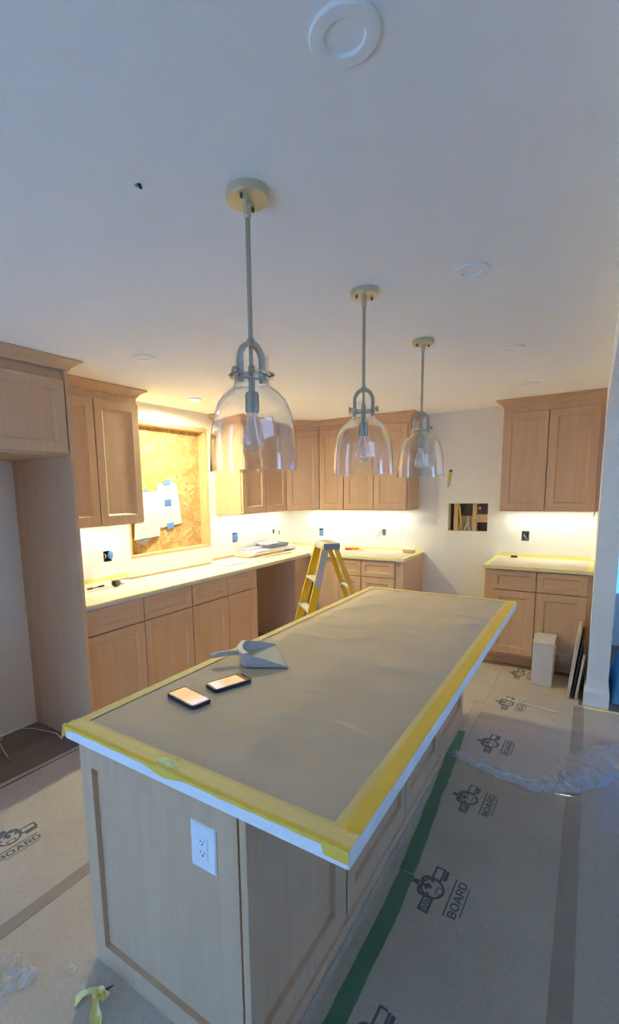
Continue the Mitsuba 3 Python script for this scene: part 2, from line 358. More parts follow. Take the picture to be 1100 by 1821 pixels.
# ------------------------------------------------------------------ cabinets
def front(w, h, sw=0.057, t=0.02, kind='door'):
    """frame and panel meshes of a five-piece front, local (u, v, n), lower left corner at 0"""
    c = 0.0025; d = 0.011; b = 0.013
    fr = loops([(0, w, 0, h, 0), (0, w, 0, h, t - c), (c, w - c, c, h - c, t), (sw, w - sw, sw, h - sw, t),
                (sw + .003, w - sw - .003, sw + .003, h - sw - .003, t - .004), (sw + b, w - sw - b, sw + b, h - sw - b, t - d)], True, False)
    s2 = sw + b
    pn = loops([(s2, w - s2, s2, h - s2, t - d - .004), (s2, w - s2, s2, h - s2, t - d), (s2 + .004, w - s2 - .004, s2 + .004, h - s2 - .004, t - d)], False, True)
    return fr, pn
GAP = 0.0016
def cabinet(name, org, U, W, width, depth, z0, z1, fronts, label, cat_='cabinet', toe=0.0, grain='x', group=None):
    """org: front-left-bottom of the carcass face (looking at it), U along the width, W outwards"""
    k = new(name); org = np.asarray(org, float); U = np.asarray(U, float); W = np.asarray(W, float)
    body = loops([(0, width, z0 + toe, z1, -depth), (0, width, z0 + toe, z1, -.001)])
    add(k + '__body', xf(body, org, U, EZ, W), 'wood_z')
    if toe:
        add(k + '__toe_kick', xf(bx(0, width, z0, z0 + toe, -depth, -.075), org, U, EZ, W), 'wood_' + grain)
    for (u0, u1, v0, v1, kind) in fronts:
        sw = 0.06 if kind == 'door' else 0.042
        fr, pn = front(u1 - u0 - 2 * GAP, v1 - v0 - 2 * GAP, sw)
        o = org + U * (u0 + GAP) + EZ * (v0 + GAP) + W * 0.0005
        b = 'wood_z' if kind == 'door' else 'wood_' + grain
        f = add(k + '__' + ('door' if kind == 'door' else 'drawer_front'), xf(fr, o, U, EZ, W), b)
        add(f + '__panel', xf(pn, o, U, EZ, W), b)
    lab(k, label, cat_, group)
    return k
CROWN = [(0, 2.288), (.006, 2.288), (.008, 2.296), (.016, 2.306), (.030, 2.318), (.048, 2.328), (.060, 2.333), (.060, ZC - .0012), (0, ZC - .0012)]
D1, D2 = 1.374, 2.238        # doors of the uppers

# fridge alcove: tall panel and cabinet above
k = new('tall_gable')
add(k + '__side', cbx(XL, XP - .002, YP0, YP1, 0, ZC - .002, .001), 'wood_z')
add(k + '__edge_strip', cbx(XP - .002, XP, YP0 - .001, YP1 + .001, 0, ZC - .09, .0005), 'wood_z')
lab(k, 'tall wooden end panel between the empty fridge alcove and the counter run', 'panel')
k = new('tall_gable'); add(k, cbx(XL, XP - .002, .676, .698, 0, ZC - .002, .001), 'wood_z'); lab(k, 'tall wooden panel on the near side of the fridge alcove', 'panel')
cabinet('fridge_cabinet', (XP - .022, 0.70, 0), EY, EX, YP0 - 0.70 - .001, 0.62, 1.816, ZC - .002,
        [(0.005, 0.47, 1.826, 2.238, 'door'), (0.474, 0.945, 1.826, 2.238, 'door')], 'deep wooden wall cabinet bridging the top of the fridge alcove', grain='y')
def crown(path, holder=None, label=None):
    if holder: return add(holder + '__crown_moulding', sweep_plan(path, CROWN), 'wood_x', 30)
    k = new('crown_moulding'); add(k, sweep_plan(path, CROWN), 'wood_x', 30); lab(k, label, 'moulding')
crown([(XP + .001, 0.70), (XP + .001, YP1 + .001), (XL + .016, YP1 + .001)], 'fridge_cabinet')
YL1 = 2.432
cabinet('wall_cabinet', (XU - .02, YP1 + .001, 0), EY, EX, YL1 - YP1 - .001, 0.322, ZU, ZC - .002,
        [(0.006, 0.374, D1, D2, 'door'), (0.378, YL1 - YP1 - .004, D1, D2, 'door')], 'two-door wooden wall cabinet left of the boarded window', grain='y')
crown([(XU - .02, YP1 + .062), (XU - .02, YL1), (XL, YL1)], 'wall_cabinet')
YW0, YW1 = 3.655, 4.457
cabinet('wall_cabinet', (XU - .02, YW0, 0), EY, EX, YW1 - YW0, 0.322, ZU, ZC - .002,
        [(0.008, 0.400, D1, D2, 'door'), (0.404, YW1 - YW0 - .002, D1, D2, 'door')], 'two-door wooden wall cabinet right of the boarded window', grain='y')
# diagonal corner cabinet
XC = -2.578
A2, B2 = np.array([XU - .02, YW1]), np.array([XC, YU + .02])
du = (B2 - A2) / np.linalg.norm(B2 - A2); dw = np.array([du[1], -du[0]]); wdiag = float(np.linalg.norm(B2 - A2))
k = new('corner_wall_cabinet')
cp = Polygon([(XL, YW1 + .001), (A2[0], A2[1] + .001), (B2[0] - .001, B2[1]), (XC - .001, YB), (XL, YB)])
add(k + '__body', xf(extr(cp, ZC - .002 - ZU), (0, 0, ZU), EX, EY, EZ), 'wood_z')
fr, pn = front(wdiag - .03, D2 - D1, 0.06)
o = np.array([A2[0], A2[1], D1]) + np.array([du[0], du[1], 0]) * .015 + np.array([dw[0], dw[1], 0]) * .0005
f = add(k + '__door', xf(fr, o, np.array([*du, 0]), EZ, np.array([*dw, 0])), 'wood_z')
add(f + '__panel', xf(pn, o, np.array([*du, 0]), EZ, np.array([*dw, 0])), 'wood_z')
lab(k, 'diagonal one-door wooden wall cabinet in the back left corner', 'cabinet')
XE = -1.558
cabinet('wall_cabinet', (XC, YU + .02, 0), EX, -EY, 0.302, 0.322, ZU, ZC - .002, [(0.004, 0.299, D1, D2, 'door')],
        'narrow one-door wooden wall cabinet beside the diagonal corner cabinet')
cabinet('wall_cabinet', (XC + .303, YU + .02, 0), EX, -EY, XE - XC - .303, 0.322, ZU, ZC - .002,
        [(0.002, 0.343, D1, D2, 'door'), (0.346, 0.700, D1, D2, 'door')], 'two-door wooden wall cabinet at the right end of the back corner run')
crown([(XL, YW0), (XU - .02, YW0), tuple(A2), tuple(B2), (XE, YU + .02), (XE, YB)], None, 'wooden crown moulding running around the back corner wall cabinets')
XR0 = -0.712
cabinet('wall_cabinet', (XR0, YU + .02, 0), EX, -EY, XR - XR0 - .001, 0.322, ZU, ZC - .002,
        [(0.006, 0.357, D1, D2 - .01, 'door'), (0.361, 0.722, D1, D2 - .01, 'door')], 'two-door wooden wall cabinet on the right of the back wall')
crown([(XR0, YB), (XR0, YU + .02), (XR - .001, YU + .02)], 'wall_cabinet_004')

# base cabinets
ZT = CT - 0.030
XB = XF - .03 - .02
def base_left(y0, y1, cols, label):
    fr = []
    for (a, b) in cols: fr += [(a - y0, b - y0, 0.700, ZT - .008, 'drawer'), (a - y0, b - y0, 0.112, 0.697, 'door')]
    cabinet('base_cabinet', (XB, y0, 0), EY, EX, y1 - y0, 0.58, 0, ZT, fr, label, toe=0.10, grain='y')
base_left(YP1 + .001, 2.630, [(1.690, 2.149), (2.151, 2.628)], 'wooden base cabinet next to the fridge panel, two drawers over two doors')
base_left(2.631, 3.505, [(2.634, 3.068), (3.071, 3.490)], 'wooden base cabinet under the boarded window beside the dishwasher gap')
YD = 4.172
k = new('dishwasher_side_panel'); add(k, cbx(XL + .002, XB + .02, YD, YD + .019, 0, ZT, .001), 'wood_z'); lab(k, 'brown wooden side panel closing the open dishwasher gap', 'panel')
k = new('corner_base_cabinet')
cp = sbox(XL + .016, YD + .02, XB + .02, YB - .016)
add(k + '__body', xf(extr(cp, ZT - .10), (0, 0, .10), EX, EY, EZ), 'wood_z')
add(k + '__toe_kick', bx(XL + .016, XB - .06, YD + .02, YB - .016, 0, .10), 'wood_y')
lab(k, 'blind wooden base cabinet in the back left counter corner', 'cabinet')
YBF = YF + .03 + .02
XBR = -1.502
fr = []
for (a, b) in ((-2.265, -1.947), (-1.944, -1.592)): fr += [(a + 2.52, b + 2.52, 0.700, ZT - .008, 'drawer'), (a + 2.52, b + 2.52, 0.112, 0.697, 'door')]
cabinet('base_cabinet', (-2.52, YBF, 0), EX, -EY, XBR - .019 + 2.52, 0.59, 0, ZT, fr, 'wooden base cabinet along the back wall behind the step ladder', toe=0.10)
k = new('range_side_panel'); add(k, cbx(XBR - .018, XBR, YBF - .02, YB - .001, 0, ZT, .001), 'wood_z'); lab(k, 'wooden end panel of the back base cabinet facing the range gap', 'panel')
XBL = -0.765
fr = []
for (a, b) in ((-0.702, -0.359), (-0.356, 0.006)): fr += [(a - XBL, b - XBL, 0.695, ZT - .008, 'drawer'), (a - XBL, b - XBL, 0.122, 0.692, 'door')]
cabinet('base_cabinet', (XBL, YBF, 0), EX, -EY, XR - XBL - .002, 0.59, 0, ZT, fr, 'wooden base cabinet with two drawers and two doors under the right counter', toe=0.10)

# counters
def counter(name, poly, label):
    k = new(name)
    add(k + '__slab', xf(extr(poly, .030 - .0012), (0, 0, ZT + .0002), EX, EY, EZ), 'grey_slab')
    add(k + '__paper_cover', xf(extr(poly.buffer(-.006, join_style=2), .0016), (0, 0, CT - .0010), EX, EY, EZ), 'counter_paper')
    lab(k, label, 'counter'); return k
pL = Polygon([(XL + .001, YP1 + .001), (XF, YP1 + .001), (XF, YF), (XBR + .012, YF), (XBR + .012, YB - .001), (XL + .001, YB - .001)])
kc = counter('countertop', pL, 'L-shaped paper-covered counter along the left and back walls')
pR = sbox(XBL - .012, YF, XR - .001, YB - .001)
kr = counter('countertop', pR, 'short paper-covered counter on the right below the two-door wall cabinet')
def tape_on(holder, x0, x1, y0, y1, z0, z1, b='lemon_tape'): return add(holder + '__tape', bx(x0, x1, y0, y1, z0, z1), b)
zt = CT + .0006
tape_on(kc, XF - .022, XF + .0008, YP1 + .004, YF - .0, zt, zt + .0008)
tape_on(kc, XF, XF + .0008, YP1 + .004, YF - .03, CT - .009, zt)
tape_on(kc, XF, XBR + .0128, YF - .0008, YF + .030, zt, zt + .0008)
tape_on(kc, XF + .02, XBR + .0128, YF - .0010, YF, CT - .019, zt + .0005)
tape_on(kc, XBR + .012, XBR + .0130, YF, YB - .004, CT - .022, zt + .0005)
tape_on(kc, XBR - .03, XBR + .012, YF + .03, YB - .004, zt, zt + .0008)
tape_on(kc, XL + .002, XL + .055, YP1 + .03, 2.55, zt, zt + .0008)
tape_on(kc, XL + .002, XL + .028, 3.25, YB - .02, zt, zt + .0008)
tape_on(kc, XL + .03, XBR - .04, YB - .040, YB - .003, zt, zt + .0008)
tape_on(kc, XL + .0005, XL + .0015, YP1 + .03, 2.50, CT + .001, CT + .030)
tape_on(kc, XL + .03, XBR, YB - .0015, YB - .0005, CT + .001, CT + .022)
tape_on(kr, XBL - .0128, XR - .002, YF - .0008, YF + .026, zt, zt + .0008)
tape_on(kr, XBL - .0128, XR - .002, YF - .0010, YF, CT - .024, zt + .0005)
tape_on(kr, XBL - .0128, XBL + .03, YF, YB - .003, zt, zt + .0008)
tape_on(kr, XBL + .03, XR - .04, YB - .05, YB - .003, zt, zt + .0008)
tape_on(kr, XR - .04, XR - .002, YF + .026, YB - .003, zt, zt + .0008)
tape_on(kr, XBL + .03, XR - .04, YB - .0015, YB - .0005, CT + .001, CT + .030)
k = new('wall_tape'); add(k, bx(XR - .0012, XR - .0004, YF + .02, YF + .21, CT + .005, CT + .062), 'yellow_tape'); lab(k, 'bright yellow tape patch on the wall at the right end of the short counter', 'tape')
k = new('wall_tape'); add(k, bx(XR - .0012, XR - .0004, YF + .22, YF + .26, CT + .005, ZU - .02), 'lemon_tape'); lab(k, 'long vertical yellow tape strip in the corner under the right wall cabinet', 'tape')
k = new('wall_tape'); add(k, bx(XP - .012, XP - .004, YP1 + .0002, YP1 + .0012, CT + .002, ZU - .004), 'yellow_tape'); lab(k, 'thin vertical yellow tape line on the fridge panel edge above the counter', 'tape')

# under-cabinet light strips
def strip(a, b, wdir, label):
    a, b = np.array([*a, 0.]), np.array([*b, 0.]); L = np.linalg.norm(b - a); U = (b - a) / L; V = np.array([*wdir, 0.])
    k = new('under_cabinet_light')
    add(k + '__housing', xf(cbx(0, L, 0, .018, -.0095, -.0005, .001), a + EZ * ZU, U, V, EZ), 'white_plastic')
    v = np.array([[.004, .003, -.0105], [L - .004, .003, -.0105], [L - .004, .015, -.0105], [.004, .015, -.0105]])
    m = xf(mesh_of(v, [[0, 2, 1], [0, 3, 2]]), a + EZ * ZU, U, V, EZ)
    if m.face_normals[0][2] > 0: m.invert()
    add(k + '__diffuser', m, 'lens_plastic', emitter={'type': 'area', 'radiance': rgb(*LED)})
    lab(k, label, 'light')
q = 0.12
strip((XL + q, YP1 + .06), (XL + q, YL1 - .03), (1, 0), 'glowing light strip under the wall cabinet left of the window')
strip((XL + q, YW0 + .03), (XL + q, YW1 + .35), (1, 0), 'glowing light strip under the wall cabinet right of the window')
strip((XC - .3, YB - q), (XE - .03, YB - q), (0, -1), 'glowing light strip under the back wall cabinets')
strip((XR0 + .03, YB - q), (XR - .03, YB - q), (0, -1), 'glowing light strip under the right wall cabinet')

# ------------------------------------------------------------------ ceiling lights
def wafer(x, y, label, on=False, r=0.060):
    k = new('ceiling_light')
    z = ZC - .0006
    ring = solid_lathe([(r * .56, z), (r, z), (r, z - .004), (r * .96, z - .0085), (r * .80, z - .0100), (r * .60, z - .0070), (r * .56, z - .003)][::-1] + [(r * .56, z - .003)][:0], 56, (x, y, 0)) if False else None
    prof = [(r * .56, z), (r * .56, z - .0024), (r * .60, z - .0072), (r * .80, z - .0080), (r * .96, z - .0066), (r, z - .0034), (r, z), (r * .56, z)]
    m = lathe(prof, 56, (x, y, 0)); m.merge_vertices(); m.fix_normals()
    add(k + '__trim_ring', m, 'ceiling_paint', 40)
    d = lathe([(0, z - .0018), (r * .585, z - .0018)], 40, (x, y, 0)); d.merge_vertices()
    if d.face_normals[:, 2].mean() > 0: d.invert()
    if on: add(k + '__lens', d, 'lens_plastic', emitter={'type': 'area', 'radiance': rgb(*POT)})
    else: add(k + '__lens', d, 'lens_plastic')
    lab(k, label, 'ceiling light')
wafer(-0.395, 0.822, 'large round white ceiling light nearest the viewer, switched off')
wafer(-0.407, 1.871, 'round white ceiling light right of the middle pendant, switched off')
wafer(-0.425, 3.005, 'round white ceiling light farther along the right side, above the rear pendant')
wafer(-0.445, 4.108, 'faint round ceiling light just in front of the right wall cabinet')
wafer(-2.765, 2.955, 'lit round ceiling light in front of the boarded window', True)
wafer(-2.139, 1.894, 'round white ceiling light in front of the cabinet left of the window')
wafer(-1.319, 4.136, 'faint round ceiling light behind the rear pendant near the back wall')
k = new('ceiling_cable')
add(k + '__cable', tube([(-.982, .885, ZC + .06), (-.984, .886, ZC + .012), (-.980, .884, ZC - .004), (-.975, .883, ZC - .009)], .0035), 'black_plastic', 40)
add(k + '__backing', cbx(-1.02, -.95, .85, .92, ZC + .051, ZC + .06, .001), 'sheathing')
lab(k, 'dark cable end poking out of a small hole in the ceiling', 'cable')

# ------------------------------------------------------------------ pendants
def pendant(x, y, label, rot):
    k = new('pendant_light'); at = (x, y, 0)
    zc = ZC - .0006
    can = solid_lathe([(0, zc), (.0545, zc), (.0545, zc - .017), (.0525, zc - .0205), (0, zc - .0215)], 56, at)
    c = add(k + '__canopy', can, 'brushed_brass', 30)
    for s in (-1, 1):
        a = rot + .55
        px, py = x + s * .034 * math.cos(a), y + s * .034 * math.sin(a)
        add(c + '__screw', solid_lathe([(0, zc - .021), (.0042, zc - .021), (.0042, zc - .028), (.003, zc - .031), (0, zc - .032)], 12, (px, py, 0)), 'dark_metal', 30)
    add(k + '__collar', solid_lathe([(0, zc - .021), (.010, zc - .021), (.0095, zc - .058), (.007, zc - .062), (0, zc - .062)], 20, at), 'brushed_brass', 30)
    add(k + '__rod', solid_lathe([(0, zc - .060), (.0062, zc - .060), (.0062, 1.985), (0, 1.985)], 20, at), 'brushed_nickel', 30)
    # arched yoke from flat bar
    ca, sa = math.cos(rot), math.sin(rot)
    U, V = np.array([ca, sa, 0]), np.array([-sa, ca, 0])
    ro, ri, zs = .0405, .0285, 1.938
    th = np.linspace(0, math.pi, 25)
    out = [(ro, 1.876)] + [(ro * math.cos(t), zs + .047 * math.sin(t)) for t in th] + [(-ro, 1.876)]
    inn = [(-ri, 1.876)] + [(ri * math.cos(t), zs + .034 * math.sin(t)) for t in th[::-1]] + [(ri, 1.876)]
    yk = extr(Polygon(out + inn), .015); yk.apply_translation((0, 0, -.0075))
    add(k + '__yoke', xf(yk, (x, y, 0), U, EZ, -V), 'brushed_nickel', 35)
    hub = solid_lathe([(0, 1.992), (.008, 1.992), (.011, 1.986), (.011, 1.978), (.006, 1.972), (0, 1.972)], 20, at)
    add(k + '__hub', hub, 'brushed_nickel', 30)
    add(k + '__cross_bar', xf(cbx(-.0285, .0285, -.0075, .0075, -.003, .003, .001), (x, y, 1.892), U, V, EZ), 'brushed_nickel')
    for s in (-1, 1):
        kn = tube([np.array([x, y, 1.905]) + U * s * d for d in (.0400, .0520)], .0042, 10)
        hd = tube([np.array([x, y, 1.905]) + U * s * d for d in (.0500, .0515, .0560, .0575)], [.0085, .0100, .0100, .0085], 16)
        add(k + '__thumb_screw', cat(kn, hd), 'brushed_nickel', 40)
    add(k + '__stem', solid_lathe([(0, 1.974), (.0052, 1.974), (.0052, 1.925), (.0085, 1.920), (.0085, 1.852), (0, 1.852)], 18, at), 'brushed_nickel', 30)
    add(k + '__socket', solid_lathe([(0, 1.853), (.016, 1.853), (.0185, 1.848), (.0185, 1.803), (.0170, 1.800), (0, 1.800)], 28, at), 'brushed_nickel', 30)
    # glass bell as a thick shell
    o = [(.0450, 1.945), (.0450, 1.901), (.0615, 1.8985), (.0635, 1.896), (.0615, 1.8935), (.0480, 1.889), (.0470, 1.878), (.0500, 1.868), (.0590, 1.8605), (.0720, 1.850), (.0840, 1.838),
         (.0945, 1.823), (.1025, 1.805), (.1085, 1.784), (.1140, 1.754), (.1175, 1.720), (.1193, 1.684), (.1200, 1.645)]
    i_ = [(.1173, 1.645), (.1166, 1.684), (.1148, 1.720), (.1113, 1.7535), (.1058, 1.783), (.0998, 1.8035), (.0920, 1.821), (.0820, 1.8355), (.0705, 1.847), (.0580, 1.857), (.0478, 1.865), (.0440, 1.876), (.0425, 1.889), (.0422, 1.945)]
    g = lathe(o + i_ + [o[0]], 96, at); g.merge_vertices(); g.fix_normals()
    add(k + '__glass_shade', g, 'clear_glass', 50)
    # bulb
    prof = [(.0125, 1.806), (.0130, 1.797), (.0150, 1.786), (.0200, 1.768), (.0255, 1.748), (.0285, 1.731), (.0285, 1.720), (.0255, 1.709), (.0180, 1.700), (.0070, 1.6965), (.003, 1.695), (0, 1.693)]
    bu = lathe(prof[:-1] + [(.0005, 1.6935)], 40, at); bu.merge_vertices()
    b = add(k + '__bulb', bu, 'bulb_glass', True)
    fil = []
    for j in range(6):
        a = j * math.pi / 3
        fil.append(tube([(x + .004 * math.cos(a), y + .004 * math.sin(a), 1.782), (x + .011 * math.cos(a + .4), y + .011 * math.sin(a + .4), 1.722)], .0007, 5))
    fil.append(tube([(x, y, 1.800), (x, y, 1.76)], .0022, 6))
    add(b + '__filament', cat(fil), 'filament', 40)
    lab(k, label, 'pendant light'); return k
PXX = -0.782
pendant(PXX, 1.061, 'largest and nearest clear glass bell pendant over the island, unlit', math.radians(70))
pendant(PXX, 1.805, 'middle clear glass bell pendant over the island, unlit', math.radians(23))
pendant(PXX, 2.561, 'rear and smallest clear glass bell pendant over the island, unlit', math.radians(17))

# ------------------------------------------------------------------ island
IX0, IX1, IY0, IY1, ZI = -1.350, -0.365, 0.785, 3.264, 0.862
BX0, BX1, BY0, BY1 = -1.333, -0.655, 0.817, 3.228
ZS = ZI - .041
isl = new('kitchen_island')
add(isl + '__body', bx(BX0 + .001, BX1 - .021, BY0 + .021, BY1, 0, ZS), 'wood_z')
def recessed(u0, u1, v0, v1, il, ir, ib, it, t=.021, d=.019):
    fr = loops([(u0, u1, v0, v1, 0), (u0, u1, v0, v1, t - .0015), (u0 + .0015, u1 - .0015, v0 + .0015, v1 - .0015, t), (u0 + il, u1 - ir, v0 + ib, v1 - it, t),
                (u0 + il + .001, u1 - ir - .001, v0 + ib + .001, v1 - it - .001, t - .001), (u0 + il + .001, u1 - ir - .001, v0 + ib + .001, v1 - it - .001, t - d)], True, False)
    pn = loops([(u0 + il - .004, u1 - ir + .004, v0 + ib - .004, v1 - it + .004, t - d - .0005), (u0 + il - .004, u1 - ir + .004, v0 + ib - .004, v1 - it + .004, t - d)])
    return fr, pn
fr, pn = recessed(0, (BX1 - .028) - BX0, 0, ZS - .001, .056, .064, .075, .092)
f = add(isl + '__end_panel', xf(fr, (BX0, BY0 + .021, 0), EX, EZ, -EY), 'wood_z')
add(f + '__panel', xf(pn, (BX0, BY0 + .021, 0), EX, EZ, -EY), 'wood_z')
seams = [BY0, 1.391, 2.039, 2.614, BY1]
for i in range(4):
    a, b = seams[i] + (.0 if i == 0 else .006), seams[i + 1] - .006
    fr, pn = recessed(0, b - a, 0, ZS - .040, .060, .085 if i == 0 else .06, .085, .09)
    o = (BX1 - .021, a, .036)
    f = add(isl + '__side_panel', xf(fr, o, EY, EZ, EX), 'wood_z')
    add(f + '__panel', xf(pn, o, EY, EZ, EX), 'wood_z')
add(isl + '__plinth', bx(BX1 - .021, BX1 + .010, BY0 + .005, BY1, 0, .036), 'wood_y')
lab(isl, 'long wooden kitchen island with panelled end and sides in the foreground', 'island')
top = new('island_countertop')
add(top + '__slab', cbx(IX0, IX1, IY0, IY1, ZS + .0003, ZI, .0025), 'white_slab')
lab(top, 'white island countertop covered in brown paper edged with yellow tape', 'countertop')
def wr(x, y):
    p = np.stack([x * 2.2, y * 3.6, x * 0], -1)
    a = meshkit.fbm(p + 3.3, 4, 5)
    b = 1 - np.abs(2 * meshkit.fbm(np.stack([x * 1.7 + y * .6, y * 4.4 - x * .5, x * 0 + 4], -1), 3, 9) - 1)
    a2 = meshkit.fbm(np.stack([x * 4.5 + y, y * 8.5, x * 0 + 7], -1), 3, 15)
    press = np.clip(np.minimum(np.hypot(x + 1.14, y - 1.13), np.minimum(np.hypot(x + 1.10, y - 1.30), np.hypot(x + 1.13, y - 1.60))) * 5 - .6, .15, 1)
    return (.010 * (a - .3).clip(0) + .019 * (a2 - .38).clip(0) + .0095 * (b ** 5)) * press
def pap(u, v):
    x, y = IX0 + .03 + u * (IX1 - IX0 - .06), IY0 + .03 + v * (IY1 - IY0 - .06)
    dist = np.minimum(np.minimum(x - IX0, IX1 - x), np.minimum(y - IY0, IY1 - y)); e = ((dist - .068) / .06).clip(0, 1)
    return np.stack([x, y, ZI + .0012 + wr(x, y) * e], 1)
add(top + '__paper_cover', thick(sheet(90, 200, pap), .0006, EZ), 'kraft', True)
def taperun(a, b, wid, ndir, z, seed, rough=.0008, wob=.0008, n=120, m=5):
    a, b, nd = np.array(a), np.array(b), np.array(ndir)
    L = np.linalg.norm(b - a)
    def fn(u, v):
        q = a[None] * (1 - u)[:, None] + b[None] * u[:, None] + nd[None] * (v * wid)[:, None]
        w = (meshkit.fbm(np.stack([u * L * 9, v * 0, v * 0], -1), 3, seed) - .5) * wob * 2 * v
        q = q + nd[None] * w[:, None]
        h = rough * meshkit.fbm(np.stack([u * L * 30, v * 7, v * 0], -1), 3, seed + 3)
        return np.column_stack([q, z + h])
    return thick(sheet(n, m, fn), .0004, EZ)
zt2 = ZI + .0030
# inner paler run, then the outer bright run on top of it
add(top + '__inner_tape', taperun((IX1 - .030, IY0 + .01), (IX1 - .030, IY1 - .01), .034, (-1, 0), zt2, 21), 'pale_tape', True)
add(top + '__inner_tape', taperun((IX0 + .01, IY0 + .034), (IX1 - .01, IY0 + .034), .028, (0, 1), zt2, 22, .002), 'pale_tape', True)
add(top + '__edge_tape', taperun((IX1, IY0), (IX1, IY1), .044, (-1, 0), zt2 + .0010, 23), 'yellow_tape', True)
add(top + '__edge_tape', taperun((IX0, IY0 + .02), (IX0, IY1), .040, (1, 0), zt2 + .0008, 24), 'pale_tape', True)
add(top + '__edge_tape', taperun((IX0, IY1), (IX1, IY1), .042, (0, -1), zt2 + .0004, 25), 'pale_tape', True)
def neartape(u, v, v0_=0., v1_=1.):
    """tape folded over the near edge: flat on top, then ragged down the front"""
    L = IX1 - IX0; x = IX0 + u * L
    hang = .003 + .005 * meshkit.fbm(np.stack([u * 14, u * 0, u * 0], -1), 3, 31)
    bump = np.exp(-((x + .905) / .045) ** 2)
    hang = hang + .012 * bump + .020 * (x > IX1 - .062) + .008 * np.exp(-((x - IX0) / .02) ** 2)
    s = v0_ + v * (v1_ - v0_)
    ontop = s < .62
    y = np.where(ontop, IY0 + .050 * (1 - s / .62), IY0 - .0012 - .0006 * np.sin(u * 80))
    z = np.where(ontop, zt2 + .0012, zt2 + .0012 - (s - .62) / .38 * (hang + .004))
    cr = meshkit.fbm(np.stack([u * 46, s * 5, u * 0], -1), 3, 33)
    z = z + ontop * (.0035 * cr ** 2 + .010 * bump * meshkit.fbm(np.stack([u * 130, s * 9, u * 0], -1), 2, 35))
    y = y - (~ontop) * (.002 * cr + .005 * bump * cr)
    return np.stack([x, y, z], 1)
add(top + '__edge_tape', thick(sheet(220, 12, lambda u, v: neartape(u, v, 0., .50)), .0004, EZ), 'near_tape', 40)
add(top + '__folded_tape', thick(sheet(220, 10, lambda u, v: neartape(u, v, .47, 1.)), .0004, np.array([0, -.5, .8])), 'yellow_tape', 40)
def flap(u, v):
    x = IX0 - .001 - .016 * v * np.sin(u * 2.4 + .4) - .004
    y = IY0 - .004 + .040 * u - .004 * v
    z = ZI + .004 - .050 * v + .004 * np.sin(u * 9 + v * 5)
    x = x - .004 * meshkit.fbm(np.stack([u * 5, v * 6, u * 0], -1), 2, 41)
    return np.stack([x, y, z], 1)
add(top + '__tape_flap', sheet(14, 14, flap), 'flap_tape', True)
def blob(u, v):
    a = u * 2 * math.pi; r = .018 * (1 - v) * (1 + .5 * meshkit.fbm(np.stack([np.cos(a) * 2, np.sin(a) * 2, v * 3], -1), 3, 43))
    h = .016 * np.sin(v * 1.5) * (.5 + meshkit.fbm(np.stack([np.cos(a) * 3, np.sin(a) * 3, v * 5], -1), 3, 44))
    return np.stack([-.905 + r * 2.0 * np.cos(a), IY0 + .022 + r * np.sin(a), zt2 + .0015 + h], 1)
add(top + '__tape_crumple', sheet(36, 14, blob), 'lemon_tape', 30)

# outlet on the end panel (flush on the recessed panel and stile)
ko = new('power_outlet')
OX, OZ, OY = -0.815, 0.642, BY0 + .0185
add(ko + '__plate', xf(loops([(-.044, .044, -.066, .066, 0), (-.044, .044, -.066, .066, .002), (-.040, .040, -.062, .062, .0055)]), (OX, OY + .012, OZ), EX, EZ, -EY) if False else
    xf(loops([(-.045, .045, -.068, .068, 0), (-.045, .045, -.068, .068, .002), (-.041, .041, -.064, .064, .0055)]), (OX, OY, OZ), EX, EZ, -EY), 'white_plastic')
add(ko + '__receptacle', xf(loops([(-.0168, .0168, -.0335, .0335, .004), (-.0168, .0168, -.0335, .0335, .0062), (-.0155, .0155, -.032, .032, .0070)]), (OX, OY, OZ), EX, EZ, -EY), 'white_plastic')
for s in (-1, 1):
    for (u, w, h, v) in ((-.0062, .0022, .008, .004), (.0062, .0022, .0068, .004)):
        add(ko + '__slot', xf(bx(u - w / 2, u + w / 2, s * .0165 + v - h / 2, s * .0165 + v + h / 2, .0068, .0073), (OX, OY, OZ), EX, EZ, -EY), 'dark_slot')
    add(ko + '__slot', xf(cbx(-.0025, .0025, s * .0165 - .008, s * .0165 - .0035, .0068, .0073, .0008 / 4), (OX, OY, OZ), EX, EZ, -EY), 'dark_slot')
add(ko + '__seam', xf(bx(.0185, .0193, -.034, .034, .0050, .0058), (OX, OY, OZ), EX, EZ, -EY), 'label_grey')
lab(ko, 'white double power outlet on the near end panel of the island', 'outlet')

